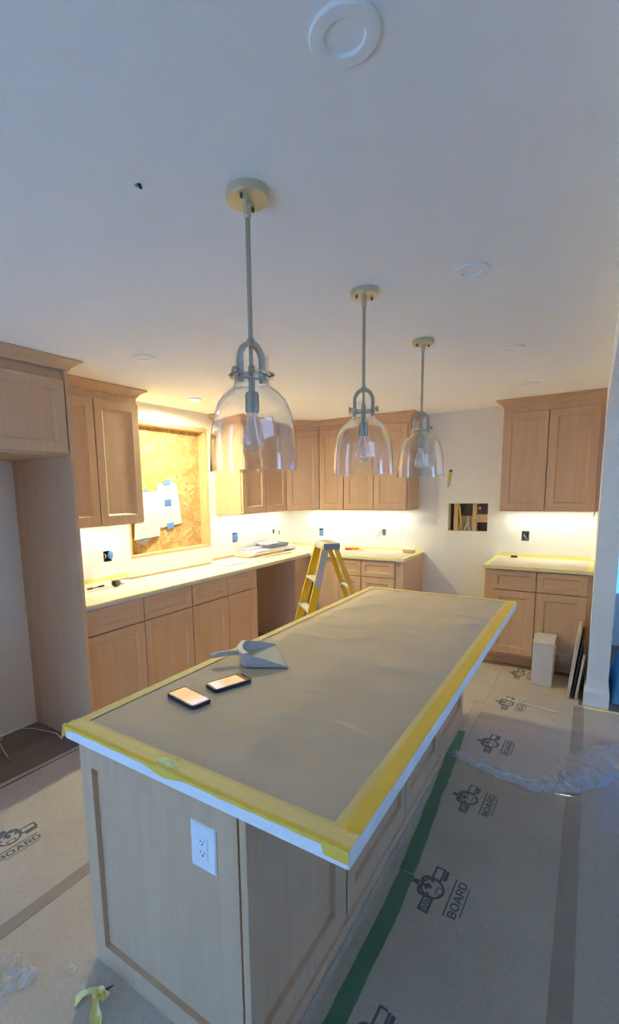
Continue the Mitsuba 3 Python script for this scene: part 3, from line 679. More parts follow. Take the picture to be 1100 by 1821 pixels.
# phones
def phone(cx, cy, ang, cols, label, notch):
    k = new('smartphone'); a = math.radians(ang)
    U, V = np.array([math.cos(a), math.sin(a), 0]), np.array([-math.sin(a), math.cos(a), 0])
    w, d, h = .162, .082, .0125
    def rr(w, d, r): return sbox(-w / 2 + r, -d / 2 + r, w / 2 - r, d / 2 - r).buffer(r, 8)
    body = cat(extr(rr(w, d, .013), h - .0015))
    lip = extr(rr(w, d, .013).difference(rr(w - .006, d - .006, .011)), .0018); lip.apply_translation((0, 0, h - .0018))
    o = (cx, cy, ZI + .0062)
    add(k + '__case', xf(cat(body, lip), o, U, V, EZ), 'navy_case', 30)
    gl = extr(rr(w - .0065, d - .0065, .011), .0006); gl.apply_translation((0, 0, h - .0014))
    add(k + '__front_glass', xf(gl, o, U, V, EZ), 'screen_glass')
    sw, sd = w - .016, d - .013
    nu, nv = 15, 9
    def fn(u, v): return np.stack([-sw / 2 + u * sw * (notch), -sd / 2 + v * sd, u * 0 + h - .0004], 1)
    sm = sheet(nu, nv, fn)
    u, v = np.meshgrid(np.linspace(0, 1, nu), np.linspace(0, 1, nv), indexing='ij')
    col = cols(u.ravel(), v.ravel())
    sm = xf(sm, o, U, V, EZ)
    if sm.face_normals[:, 2].mean() < 0: sm.invert()
    add(k + '__screen', sm, 'screen_glass', color=col, emitter={'type': 'area', 'radiance': {'type': 'mesh_attribute', 'name': 'vertex_color'}})
    lab(k, label, 'phone')
def c1(u, v):
    n = meshkit.fbm(np.stack([u * 4, v * 4, u * 0], -1), 3, 51)[:, None]
    c = np.array([.72, .43, .25])[None] * (1 - n) + np.array([.60, .33, .17])[None] * n
    t = np.clip((u - .68) / .3, 0, 1)[:, None]
    return (c * (1 - t) + np.array([.55, .47, .60])[None] * t) * SCREEN
def c2(u, v):
    t = np.clip((.42 - u) / .2 + (v - .5) * .3, 0, 1)[:, None]
    return (np.array([.72, .40, .22])[None] * (1 - t) + np.array([.70, .55, .50])[None] * t) * SCREEN
phone(-1.142, 1.128, -11, c1, 'smartphone with a lit orange screen nearest the island corner', 1.0)
phone(-1.104, 1.303, 71, c2, 'smartphone with a lit peach screen lying just below the dustpan', .86)

# dustpan
k = new('dustpan')
zz = ZI + .0062
LN, LF, BN, BF = np.array([-1.000, 1.556]), np.array([-1.200, 1.767]), np.array([-1.150, 1.469]), np.array([-1.262, 1.603])
def Q(a, b, t, z): return np.array([*(a * (1 - t) + b * t), zz + z])
def plate(pts, t=.0026):
    p = np.array(pts); n = np.cross(p[1] - p[0], p[2] - p[0]); n /= np.linalg.norm(n)
    return trimesh.convex.convex_hull(np.vstack([p - n * t / 2, p + n * t / 2]))
dd = (LN + LF - BN - BF); dd /= np.linalg.norm(dd); dd3 = np.array([*dd, 0]); H = .060
add(k + '__tray', plate([Q(BN, BF, 0, .0045), Q(LN, LF, 0, .0015), Q(LN, LF, 1, .0015), Q(BN, BF, 1, .0045)]), 'grey_plastic')
bk = [Q(BN, BF, t, 0) - dd3 * (.022 * math.sin(t * math.pi)) for t in np.linspace(0, 1, 9)]
add(k + '__back_wall', cat([plate([a + EZ * .003, b + EZ * .003, b + EZ * H - dd3 * .010, a + EZ * H - dd3 * .010], .003) for a, b in zip(bk[:-1], bk[1:])],
    [plate([a + EZ * H - dd3 * .010, b + EZ * H - dd3 * .010, b + EZ * (H + .001) + dd3 * .012, a + EZ * (H + .001) + dd3 * .012], .003) for a, b in zip(bk[:-1], bk[1:])]), 'grey_plastic', 30)
for (B, L) in ((BN, LN), (BF, LF)):
    out = (B - (BN + BF) / 2); out = np.array([*(out / np.linalg.norm(out)), 0])
    add(k + '__side_wall', cat(plate([Q(B, L, 0, .003), Q(B, L, 1, .001), Q(B, L, .97, .006) + out * .004, Q(B, L, .45, H * .62) + out * .006, Q(B, L, 0, H) - dd3 * .010]),
        tube([Q(B, L, 0, H) - dd3 * .010, Q(B, L, .45, H * .62) + out * .006, Q(B, L, .97, .006) + out * .004], .0026, 6)), 'grey_plastic', 30)
cb = (BN + BF) / 2
def HP(d, z): return np.array([cb[0] - dd[0] * d, cb[1] - dd[1] * d, zz + z])
add(k + '__handle', tube([HP(.022, H * .60), HP(.045, H * .66), HP(.080, H * .68), HP(.115, H * .66), HP(.142, H * .60), HP(.148, H * .58)], [.0110, .0105, .0115, .0122, .0105, .004], 14), 'grey_plastic', True)
add(k + '__lip', tube([Q(LN, LF, 0, .002), Q(LN, LF, .5, .0015), Q(LN, LF, 1, .002)], .0017, 6), 'ladder_grey', 40)
lab(k, 'grey plastic dustpan with a tapered handle lying on the brown island paper', 'dustpan')

# ------------------------------------------------------------------ floor protection sheets, seams, prints
def slab(name, x0, x1, y0, y1, z0, z1, b, label, cat_):
    k = new(name); add(k, bx(x0, x1, y0, y1, z0, z1), b); lab(k, label, cat_); return k
fs1 = slab('floor_protection_sheet', -0.575, -0.001, 0.2, 4.47, -.0029, 0, 'floor_board', 'printed tan floor protection board between the island and the kraft tape seam', 'floor board')
fs2 = slab('floor_protection_sheet', 0.001, EAST - .3, -1.5, YR - .02, -.0029, 0, 'floor_board', 'tan floor protection board right of the kraft tape seam', 'floor board')
fs3 = slab('floor_protection_sheet', -1.705, -0.64, -1.5, 3.6, -.0029, 0, 'floor_board', 'tan floor protection board left of and under the island', 'floor board')
fs4 = slab('floor_protection_sheet', -2.60, -1.707, -1.5, 4.1, -.0029, 0, 'floor_board', 'printed tan floor protection board by the fridge alcove', 'floor board')
slab('floor_protection_sheet', -2.50, -0.577, 3.602, 4.46, -.0029, -.0002, 'floor_board', 'tan floor protection board under the step ladder behind the island', 'floor board')
fs5 = slab('floor_protection_sheet', -0.638, -0.577, 0.2, 3.60, -.0029, -.0006, 'floor_board', 'narrow tan board strip along the foot of the island', 'floor board')
def strip_tape(name, a, b, w, z, bsdf, label, seed, amp=.003):
    a, b = np.array(a), np.array(b); d = (b - a) / np.linalg.norm(b - a); nd = np.array([-d[1], d[0]])
    L = np.linalg.norm(b - a)
    def fn(u, v):
        q = a[None] * (1 - u)[:, None] + b[None] * u[:, None] + nd[None] * ((v - .5) * w)[:, None]
        q += nd[None] * ((meshkit.fbm(np.stack([u * L * 7, v * 3, u * 0], -1), 3, seed) - .5) * amp)[:, None]
        return np.column_stack([q, z + .0006 * meshkit.fbm(np.stack([u * L * 20, v * 5, u * 0], -1), 2, seed + 1)])
    k = new(name); add(k, thick(sheet(90, 5, fn), .0006, EZ), bsdf, True); lab(k, label, 'tape'); return k
strip_tape('seam_tape', (0.018, -.4), (0.004, 3.87), .066, .0012, 'kraft_tape', 'long brown kraft tape seam on the floor right of the island', 61)
strip_tape('seam_tape', (-1.728, -.6), (-1.675, 3.2), .058, .0012, 'kraft_tape', 'brown kraft tape seam on the floor left of the island', 62)
strip_tape('seam_tape', (-2.662, -.6), (-2.62, 1.66), .030, .0012, 'floor_board', 'pale tape edge along the mouth of the fridge alcove floor', 63)
strip_tape('floor_tape', (-.545, .4), (-.548, 1.75), .062, .0014, 'green_tape', 'green tape strip on the floor beside the near end of the island', 64, .012)
strip_tape('floor_tape', (-.552, 1.755), (-.632, 3.08), .060, .0014, 'green_tape', 'green tape strip on the floor beside the far end of the island', 66, .012)
strip_tape('floor_tape', (0.03, 3.888), (0.9, 3.900), .040, .0012, 'lemon_tape', 'pale yellow tape strip along the foot of the right wall end', 65)

def letters(txt, h): return meshkit.text_mesh(txt, h, depth=.0004, bold=True)
def ring(poly, t): return poly.difference(poly.buffer(-t))
def emblem(cx, cy, ang, holder, cut=None):
    """plank, ram head and lettering printed in dark ink; local u along the plank, v up"""
    post = sbox(-.125, -.020, -.040, .020)
    post2 = unary_union([sbox(.050, -.020, .125, .020), sbox(.062, -.036, .118, -.022)])
    head = affinity.scale(Point(0, 0).buffer(.05, 24), 1.05, .92)
    horn = LineString([(.020 + .030 * math.cos(t) * (1 - t / 9), .030 + .020 * math.sin(t) * (1 - t / 9)) for t in np.linspace(-1.2, 4.2, 24)]).buffer(.006)
    horn2 = affinity.scale(horn, -1, 1, origin=(0, 0))
    muzzle = Polygon([(-.022, -.015), (.022, -.015), (.013, -.046), (-.013, -.046)])
    tuft = Polygon([(-.014, .052), (.014, .052), (.010, .078), (-.010, .078)])
    ink = unary_union([ring(post, .008), ring(post2, .008), ring(head, .009), horn, horn2, ring(muzzle, .004), tuft, sbox(-.006, .004, .012, .020)])
    meshes = [extr(ink, .0004)]
    tw = letters('RAM', .022); b = tw.bounds; tw.apply_translation((-.082 - (b[0][0] + b[1][0]) / 2, -.011, 0)); meshes.append(tw)
    tx = letters('BOARD', .030); b = tx.bounds; sc_ = .190 / (b[1][0] - b[0][0]); tx.apply_scale((sc_, 1, 1)); tx.apply_translation((-.098, -.112, 0)); meshes.append(tx)
    meshes.append(extr(sbox(-.100, -.072, .100, -.067), .0004)); meshes.append(extr(sbox(-.075, -.126, .080, -.122), .0004))
    m = cat(meshes); a = math.radians(ang)
    U, V = np.array([math.cos(a), math.sin(a), 0]), np.array([-math.sin(a), math.cos(a), 0])
    add(holder + '__print', xf(m, (cx, cy, .0001), U, V, EZ), 'print_ink')
for y in (1.08, 1.727, 2.385, 3.015, 3.675, 4.33): emblem(-0.440, y, 88, fs1)
for y in (.945, 1.60): emblem(-2.175, y, 88, fs4)

# loose clear film
def film(name, pts, wid, label, seed, lift=.03, n=110, m=16):
    P = np.array(pts, float); s = np.r_[0, np.cumsum(np.linalg.norm(np.diff(P, axis=0), axis=1))]
    def fn(u, v):
        t = u * s[-1]
        c = np.stack([np.interp(t, s, P[:, 0]), np.interp(t, s, P[:, 1])], 1)
        e = np.stack([np.interp(t + .02, s, P[:, 0]), np.interp(t + .02, s, P[:, 1])], 1) - np.stack([np.interp(t - .02, s, P[:, 0]), np.interp(t - .02, s, P[:, 1])], 1)
        e /= np.linalg.norm(e, axis=1, keepdims=True) + 1e-9; nd = np.stack([-e[:, 1], e[:, 0]], 1)
        w = np.interp(u, np.linspace(0, 1, len(wid)), wid) * (0.85 + .4 * meshkit.fbm(np.stack([t * 14, u * 0, u * 0], -1), 3, seed))
        c = c + nd * ((v - .5) * w)[:, None]
        q = np.stack([t * 22, v * 4, u * 0], -1)
        r = 1 - np.abs(2 * meshkit.fbm(q, 4, seed + 1) - 1)
        z = .004 + lift * (r ** 2) * np.sin(np.clip(v, 0.02, .98) * math.pi) ** .6
        c = c + (meshkit.fbm(q * 1.7 + 5, 3, seed + 2)[:, None] - .5) * .03 * nd
        return np.column_stack([c, z])
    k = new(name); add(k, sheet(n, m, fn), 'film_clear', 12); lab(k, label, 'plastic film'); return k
film('plastic_film', [(-.60, 2.76), (-.45, 2.70), (-.30, 2.68), (-.17, 2.66), (-.04, 2.78), (.05, 2.95), (.12, 3.12), (.22, 3.24), (.34, 3.30)], [.06, .06, .07, .14, .20, .26, .26, .2], 'crumpled clear plastic film lying across the floor right of the island', 71)
film('plastic_film', [(-1.68, .46), (-1.58, .58), (-1.49, .635), (-1.435, .665)], [.17, .17, .14, .05], 'crumpled clear plastic film at the bottom left of the floor', 81, .02, 60, 14)
scene['blue_pane'] = {'type': 'thindielectric', 'int_ior': 1.5, 'specular_transmittance': rgb(.10, .24, .38)}
scene['film_shade_tint'] = {'type': 'thindielectric', 'int_ior': 1.12, 'specular_transmittance': rgb(.90, .90, .86)}  # grey tint put into the film to darken the shaded near floor
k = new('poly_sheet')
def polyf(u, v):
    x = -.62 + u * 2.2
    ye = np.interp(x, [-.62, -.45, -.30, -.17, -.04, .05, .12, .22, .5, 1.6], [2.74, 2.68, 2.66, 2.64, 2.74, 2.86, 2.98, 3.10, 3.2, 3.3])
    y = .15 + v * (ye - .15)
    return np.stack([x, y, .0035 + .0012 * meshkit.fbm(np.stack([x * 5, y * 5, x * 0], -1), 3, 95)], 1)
add(k, sheet(60, 70, polyf), 'film_shade_tint', True); lab(k, 'flat clear sheet tinted to darken the near floor right of the island', 'plastic sheet')
k = new('plastic_scrap')
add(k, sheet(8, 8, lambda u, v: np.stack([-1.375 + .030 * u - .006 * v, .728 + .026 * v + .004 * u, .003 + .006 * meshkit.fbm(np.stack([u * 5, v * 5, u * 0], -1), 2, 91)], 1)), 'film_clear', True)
lab(k, 'small clear plastic scrap between the film and the island base', 'scrap')

# crumpled yellow tape and a screw on the near floor
k = new('tape_scrap')
def ribbon(pts, w, seed, tw=1.0):
    P = np.array(pts, float); s = np.linspace(0, 1, len(P))
    def fn(u, v):
        c = np.stack([np.interp(u, s, P[:, i]) for i in range(3)], 1)
        e = np.stack([np.interp(u + .02, s, P[:, i]) - np.interp(u - .02, s, P[:, i]) for i in range(3)], 1)
        nd = np.stack([-e[:, 1], e[:, 0], e[:, 0] * 0], 1); nd /= np.linalg.norm(nd, axis=1, keepdims=True) + 1e-9
        a = tw * np.sin(u * 6 + seed)
        c = c + nd * ((v - .5) * w * np.cos(a))[:, None]
        c[:, 2] += np.abs((v - .5) * w * np.sin(a)) + .002 + .006 * meshkit.fbm(np.stack([u * 9, v * 3, u * 0], -1), 2, int(seed))
        return c
    return sheet(40, 8, fn)
add(k + '__strand', ribbon([(-1.262, .688, .0), (-1.235, .722, .008), (-1.205, .742, .016), (-1.175, .740, .012)], .034, 3), 'lemon_tape', True)
add(k + '__strand', ribbon([(-1.205, .742, .012), (-1.190, .715, .018), (-1.160, .690, .012), (-1.120, .672, .006)], .036, 5), 'lemon_tape', True)
lab(k, 'crumpled yellow tape scrap on the floor in front of the island', 'tape')
k = new('wood_splinter')
add(k, tube([(-1.207, .741, .014), (-1.196, .760, .020), (-1.185, .778, .024)], [.002, .0042, .0015], 6), 'dark_metal', 30); lab(k, 'dark splinter sticking out of the yellow tape scrap', 'splinter')
for (x, y, txt) in ((-.30, 1.60, 'white paper chip on the floor board farthest from the island foot'), (-.385, 1.585, 'white paper chip on the floor board just below the printed ram head'), (-.42, 1.2, 'white paper chip on the floor board nearest the bottom of the picture')):
    k = new('paper_chip'); p = trimesh.convex.convex_hull(np.array([x, y, .0003]) + rng.uniform(-.006, .006, (7, 3)) * [1, 1, 0] + rng.uniform(0, .002, (7, 3)) * [0, 0, 1])
    add(k, p, 'white_paper'); lab(k, txt, 'chip', 'white chips on the floor board')

# stirring stick, white carton, leaning boards
k = new('paint_stick'); a = np.array([-.492, 3.747]); b = np.array([-.121, 3.686]); d = (b - a) / np.linalg.norm(b - a)
st = extr(LineString([(0, 0), (np.linalg.norm(b - a), 0)]).buffer(.012, 8), .005)
add(k, xf(st, (*a, .0005), np.array([*d, 0]), np.array([-d[1], d[0], 0]), EZ), 'pale_board'); lab(k, 'pale wooden stirring stick lying on the printed floor board', 'stick')
k = new('white_carton')
add(k + '__carton', cbx(-.331, -.187, 4.140, 4.442, 0.0005, .352, .004), 'white_paper')
add(k + '__flap', cbx(-.333, -.185, 4.138, 4.444, .350, .356, .002), 'white_paper')
add(k + '__tape', bx(-.1868, -.1860, 4.15, 4.165, .01, .345), 'lemon_tape')
for (x, y, z) in ((-.338, 4.40, .345), (-.181, 4.17, .335)): add(k + '__tab', cbx(x - .008, x + .008, y - .008, y + .008, z - .01, z + .008, .002), 'white_plastic')
lab(k, 'white carton standing on end in front of the right base cabinet', 'carton')
def lean(x0, xt, y0, y1, h, t, b, label):
    k = new('leaning_board'); L = math.hypot(xt - x0, h); U = np.array([(xt - x0) / L, 0, h / L]); W = np.array([-U[2], 0, U[0]])
    add(k, xf(cbx(0, L, 0, t, 0, y1 - y0, .001), (x0, y0, .004), U, W, -EY) if False else xf(cbx(0, L, -(y1 - y0), 0, 0, t, .001), (x0, y0, .004), U, -EY, W), b); lab(k, label, 'board')
lean(-.060, -.014, 4.000, 4.40, .50, .020, 'pale_board', 'taller thin board leaning against the right wall beside the carton')
lean(-.038, .006, 4.003, 4.38, .46, .012, 'board_gap_shade', 'dark slab added for the shaded gap between the two pale leaning boards')  # no third board: dark slab stands in for the shaded gap
lean(-.013, .022, 4.004, 4.40, .345, .016, 'pale_board', 'shorter thin board leaning closest to the right wall end')

# ------------------------------------------------------------------ step ladder
k = new('step_ladder')
vdir = np.array([-.473, .881, 0]); ldir = np.array([-.881, -.473, 0])
Wd = vdir * math.cos(.30) + ldir * math.sin(.30); Wd /= np.linalg.norm(Wd)
Fd = np.array([-Wd[1], Wd[0], 0]); Fd = Fd if np.dot(Fd, ldir) > 0 else -Fd
LC = np.array([-2.003, 3.81, 0.0]); LH = 1.122
def LP(f, w, z): return LC + Fd * f + Wd * w + EZ * z
def rail(f0, w0, z0, f1, w1, z1, bd=.056, th=.022, inward=1):
    """C-channel rail from top to bottom; web on the outer side, flanges turned inwards"""
    a, b = LP(f0, w0, z0), LP(f1, w1, z1); A = (b - a) / np.linalg.norm(b - a); L = np.linalg.norm(b - a)
    Wv = Wd - A * np.dot(Wd, A); Wv /= np.linalg.norm(Wv); Fv = np.cross(A, Wv)
    c = .004; s = inward
    p = Polygon([(-bd / 2, 0), (bd / 2, 0), (bd / 2, s * th), (bd / 2 - c, s * th), (bd / 2 - c, s * c), (-bd / 2 + c, s * c), (-bd / 2 + c, s * th), (-bd / 2, s * th)])
    m = extr(p, L); return xf(m, a, Fv, Wv, A)
hw0, hw1 = .125, .205      # half width at the top and at the floor
ft, fb, rt, rb = .045, .33, -.045, -.45
for s in (-1, 1):
    add(k + '__front_rail', rail(ft, s * hw0, LH - .035, fb, s * hw1, .0, .066, .026, -s), 'fibreglass')
for s in (-1, 1):
    add(k + '__rear_rail', rail(rt, s * (hw0 - .01), LH - .035, rb, s * (hw1 - .01), .0, .040, .020, -s), 'fibreglass')
def lin(t): return ft + (fb - ft) * t, hw0 + (hw1 - hw0) * t
for z in (.785, .515, .245):
    t = (LH - .035 - z) / (LH - .035); f, w = lin(t)
    st_ = rbx(2 * w - .012, .078, .022, .004)
    add(k + '__step', xf(st_, LP(f, 0, z), Wd, Fd, EZ), 'aluminium', 30)
for z in (.70, .32):
    t = (LH - .035 - z) / (LH - .035); f = rt + (rb - rt) * t; w = hw0 - .01 + (hw1 - hw0) * t
    add(k + '__rear_brace', xf(rbx(2 * w - .01, .030, .022, .004), LP(f, 0, z), Wd, Fd, EZ), 'aluminium', 30)
cap = rbx(2 * hw0 + .035, .150, .062, .008)
add(k + '__cap', xf(cap, LP(0, 0, LH - .031), Wd, Fd, EZ), 'ladder_top', 30)
add(k + '__cap_end', xf(rbx(.012, .152, .056, .005), LP(0, -hw0 - .019, LH - .033), Wd, Fd, EZ), 'ladder_grey', 30)
add(k + '__cap_tray', xf(rbx(2 * hw0 - .05, .085, .004, .0015), LP(0, 0, LH + .0008), Wd, Fd, EZ), 'insulation', 30)
f, w = lin(.16)
a_, b_ = LP(*(lambda t: (lin(t)[0], -lin(t)[1] - .0012, LH - .035 - t * (LH - .035)))(.03)), LP(*(lambda t: (lin(t)[0], -lin(t)[1] - .0012, LH - .035 - t * (LH - .035)))(.33))
A = (b_ - a_); L = np.linalg.norm(A); A /= L; Wv = Wd - A * np.dot(Wd, A); Wv /= np.linalg.norm(Wv)
add(k + '__label', xf(bx(-.028, .028, -.0006, .0006, 0, L), a_, np.cross(A, Wv), Wv, A), 'label_grey')
for s in (-1, 1):
    add(k + '__foot', xf(rbx(.030, .070, .03, .004), LP(fb, s * (hw1 - .006), .0155), Wd, Fd, EZ), 'black_plastic', 30)
    add(k + '__foot', xf(rbx(.026, .046, .03, .004), LP(rb, s * (hw1 - .016), .0155), Wd, Fd, EZ), 'black_plastic', 30)
lab(k, 'yellow fibreglass step ladder with grey top standing behind the island', 'ladder')

# ------------------------------------------------------------------ wall boxes, wires, wall opening
def wall_box(c, z, w, h, wall, label, wires, tape=None, col='steel'):
    k = new('electrical_box')
    if wall == 'left': O, U, W = np.array([XL, c, z]), EY, EX
    else: O, U, W = np.array([c, YB, z]), EX, -EY
    t = .0018
    fr = sbox(-w / 2, -h / 2, w / 2, h / 2); inner = sbox(-w / 2 + t, -h / 2 + t, w / 2 - t, h / 2 - t)
    sh = cat(xf(extr(fr.difference(inner), .05), O - W * .0495, U, EZ, W), xf(extr(fr, .002), O - W * .051, U, EZ, W))
    add(k + '__shell', sh, col)
    for (pts, b) in wires:
        add(k + '__wire', tube([O + U * u + EZ * v + W * n for (u, v, n) in pts], .0035, 7), b, 40)
    if tape:
        for (u, v, n, a, bb, b) in tape:
            m = trimesh.creation.icosphere(subdivisions=3, radius=1.0)
            vv = m.vertices * np.array([a, bb, .016]); vv += .35 * (meshkit.fbm(m.vertices * 2.5 + u * 50, 3, 77)[:, None] - .5) * np.array([a, bb, .02])
            m.vertices = vv
            add(k + '__tape_wad', xf(m, O + U * u + EZ * v + W * n, U, EZ, W), b, 25)
    lab(k, label, 'electrical box'); return k
wall_box(*boxes_left[0], 'left', 'open electrical box with blue tape on the wall nearest the fridge panel',
         [([(-.02, -.03, -.045), (-.02, -.02, -.02), (-.012, 0, .0), (-.018, .02, -.01)], 'wire_white'), ([(.005, .035, -.04), (.006, .01, -.01), (-.002, -.012, .003), (.004, -.03, -.02)], 'black_plastic'),
          ([(-.03, .034, -.02), (0, .036, -.004), (.03, .033, -.01)], 'black_plastic')], [(.026, .008, .004, .022, .034, 'blue_tape')], 'dark_metal')
wall_box(*boxes_left[1], 'left', 'electrical box stuffed with blue tape right of the boarded window',
         [([(-.036, .038, -.03), (-.03, .040, .006), (.01, .046, .008), (.03, .048, -.01)], 'black_plastic'), ([(.02, .01, .012), (.03, -.002, .02), (.040, -.006, .012)], 'ink_blue')], [(.0, -.004, .0, .040, .046, 'blue_tape')], 'label_grey')
wall_box(*boxes_left[2], 'left', 'small dark wall box with two black cable ends beside the back corner', [([(0, .02, -.04), (0, .018, -.004), (0, .004, .006)], 'dark_metal'), ([(0, -.022, -.04), (.002, -.016, .0), (0, -.004, .006)], 'dark_metal')], None, 'dark_metal')
wall_box(*boxes_left[3], 'left', 'narrow grey wall box closest to the back left corner', [([(0, .02, -.03), (0, 0, .004), (0, -.02, -.004)], 'label_grey')], None, 'label_grey')
wall_box(*boxes_back[0], 'back', 'electrical box with a blue tape wad on the back wall above the ladder', [([(-.008, .036, -.03), (-.004, .038, .004), (.006, .030, .012)], 'black_plastic')], [(.002, -.008, .0, .026, .036, 'blue_tape')], 'label_grey')
wall_box(*boxes_back[1], 'back', 'electrical box with dangling grey wires on the back wall above the sanding sponge',
         [([(.0, .030, -.04), (.012, .034, .004), (.018, .02, .012), (.012, .0, .010)], 'dark_metal'), ([(-.01, .02, -.03), (-.03, .012, .008), (-.045, -.01, .012), (-.060, -.045, .012), (-.068, -.055, .010)], 'ladder_grey'),
          ([(.016, -.01, -.02), (.020, -.02, .004), (.018, -.032, .006)], 'label_grey')], None, 'wire_white')
wall_box(*boxes_back[2], 'back', 'open electrical box with grey wires below the right wall cabinet',
         [([(-.02, .036, -.01), (0, .040, .002), (.02, .036, -.01)], 'black_plastic'), ([(-.012, .02, -.03), (-.01, 0, .003), (.006, -.012, .002), (.012, -.03, -.02)], 'wire_white'), ([(.012, .02, -.03), (.014, 0, .0), (.008, -.02, -.01)], 'navy_case')], None, 'ladder_grey')

# opening in the back wall: studs, cables and lining
v0, v1, vz0, vz1 = VENT
k = new('wall_opening')
add(k + '__lining', cat(bx(v0 - .10, v1 + .10, YB + .215, YB + .225, vz0 - .12, vz1 + .12), bx(v0 - .11, v0 - .10, YB + .121, YB + .225, vz0 - .12, vz1 + .12), bx(v1 + .10, v1 + .11, YB + .121, YB + .225, vz0 - .12, vz1 + .12),
    bx(v0 - .11, v1 + .11, YB + .121, YB + .225, vz0 - .13, vz0 - .12), bx(v0 - .11, v1 + .11, YB + .121, YB + .225, vz1 + .12, vz1 + .13)), 'sheathing')
add(k + '__stud', cbx(v0 + .045, v0 + .088, YB + .05, YB + .13, vz0 - .05, vz1 + .05, .002), 'lumber')
add(k + '__stud', cbx(v0 + .228, v0 + .268, YB + .05, YB + .13, vz0 - .05, vz1 + .05, .002), 'lumber')
add(k + '__blocking', cbx(v0 + .270, v1 + .03, YB + .05, YB + .13, vz0 + .092, vz0 + .170, .002), 'lumber')
add(k + '__insulation', sheet(16, 14, lambda u, v: np.stack([v0 + .10 + .125 * u, YB + .07 + .04 * meshkit.fbm(np.stack([u * 4, v * 4, u * 0], -1), 3, 101), vz0 - .01 + .165 * v], 1)), 'insulation', True)
for j, (a, b) in enumerate((((.098, -.01), (.106, .25)), ((.116, -.01), (.104, .27)), ((.185, .10), (.165, -.01)), ((.19, .15), (.215, -.01)))):
    t = np.linspace(0, 1, 8)
    pts = [(v0 + a[0] + (b[0] - a[0]) * s + .012 * math.sin(s * 3 + j), YB + .045 + .01 * math.sin(s * 5 + j), vz0 + a[1] + (b[1] - a[1]) * s) for s in t]
    add(k + '__cable', tube(pts, .0055, 8), 'wire_yellow' if j < 2 else 'wire_white', 40)
add(k + '__connector', xf(rbx(.04, .02, .018, .005), (v0 + .268, YB + .04, vz0 + .135), EX, EY, EZ), 'wire_white', 30)
add(k + '__connector', xf(rbx(.018, .018, .03, .005), (v0 + .298, YB + .05, vz0 + .235), EX, EY, EZ), 'wire_white', 30)
lab(k, 'rectangular hole in the back wall showing studs and yellow cables', 'wall opening')
k = new('gas_stub')
add(k + '__end', tube([(-1.234, YB + .06, 1.757), (-1.234, YB - .006, 1.757), (-1.235, YB - .020, 1.752)], .011, 14), 'black_plastic', 40)
add(k + '__tail', tube([(-1.236, YB - .016, 1.750), (-1.240, YB - .018, 1.72), (-1.247, YB - .012, 1.67), (-1.253, YB - .010, 1.63), (-1.255, YB - .010, 1.592)], [.010, .012, .011, .010, .009], 10), 'wire_yellow', 40)
lab(k, 'yellow cable stub with a black end on the back wall over the wall opening', 'cable')
k = new('cable_stub'); add(k, tube([(.012, YU + .1, ZU), (.012, YU + .1, ZU - .02), (.010, YU + .10, ZU - .045)], .003, 7), 'black_plastic', 40); lab(k, 'short black wire hanging under the right wall cabinet', 'cable')

# ------------------------------------------------------------------ things on the counters
zc = CT + .0022
k = new('marker_pen'); U = np.array([-.02, .2, 0]); U /= np.linalg.norm(U)
a = np.array([-2.985, 2.00, zc + .004])
add(k + '__barrel', tube([a, a + U * .135], .0042, 10), 'steel', 40); add(k + '__cap', tube([a + U * .09, a + U * .145], .0055, 10), 'black_plastic', 40); add(k + '__end', tube([a - U * .004, a + U * .04], .0052, 10), 'black_plastic', 40)
lab(k, 'dark slim pen lying on the left counter near the fridge panel', 'pen')
k = new('flashlight'); a = np.array([-2.895, 2.155, zc + .0275]); U = np.array([-.10, .25, -.03]); U /= np.linalg.norm(U)
add(k + '__head', tube([a, a + U * .004, a + U * .055, a + U * .075], [.020, .022, .020, .014], 20), 'dark_metal', 40)
add(k + '__lens', tube([a - U * .0016, a - U * .0002], [.0155, .0155], 20), 'black_plastic', 40)
add(k + '__body', tube([a + U * .070 - EZ * .002, a + U * .10 - EZ * .006, a + U * .155 - EZ * .012], [.012, .0085, .004], 14), 'label_grey', 40)
lab(k, 'dark tapered flashlight lying on the left counter', 'flashlight')
def plank(x0, y0, x1, y1, w, h, z, b, label, cat_='trim strip', name='wood_strip', roll=0):
    a, c = np.array([x0, y0]), np.array([x1, y1]); L = np.linalg.norm(c - a); d = (c - a) / L
    k = new(name); add(k, xf(cbx(0, L, -w / 2, w / 2, 0, h, .001), (x0, y0, z), np.array([*d, 0]), np.array([-d[1], d[0], 0]), EZ), b); lab(k, label, cat_)
    return k
plank(-3.060, 2.42, -3.030, 3.36, .050, .016, zc, 'raw_strip', 'long raw wood strip lying along the left counter under the window')
plank(-3.105, 2.30, -3.120, 2.62, .050, .012, zc, 'raw_strip', 'short raw wood strip against the wall left of the longer strip')
plank(-3.120, 3.50, -3.125, 3.84, .022, .022, zc, 'raw_strip', 'square wood batten on the counter right of the boarded window')
k = plank(-2.83, 3.29, -2.80, 3.55, .13, .008, zc, 'glaze', 'white tile sample lying on the left counter', 'tile', 'tile_sample')
plank(-2.985, 3.80, -2.960, 4.42, .20, .016, zc, 'raw_strip', 'lowest wooden board of the flat stack in the counter corner', 'board', 'stacked_board')
plank(-2.965, 3.86, -2.950, 4.64, .19, .014, zc + .0165, 'pale_board', 'middle pale board of the flat stack in the counter corner', 'board', 'stacked_board')
plank(-3.02, 3.95, -2.99, 4.75, .21, .010, zc + .031, 'white_paper', 'top white board of the flat stack in the counter corner', 'board', 'stacked_board')
plank(-2.81, 3.87, -2.74, 4.38, .022, .012, zc, 'lemon_tape', 'thin pale strip lying beside the flat board stack', 'trim strip')
k = new('grey_tray')
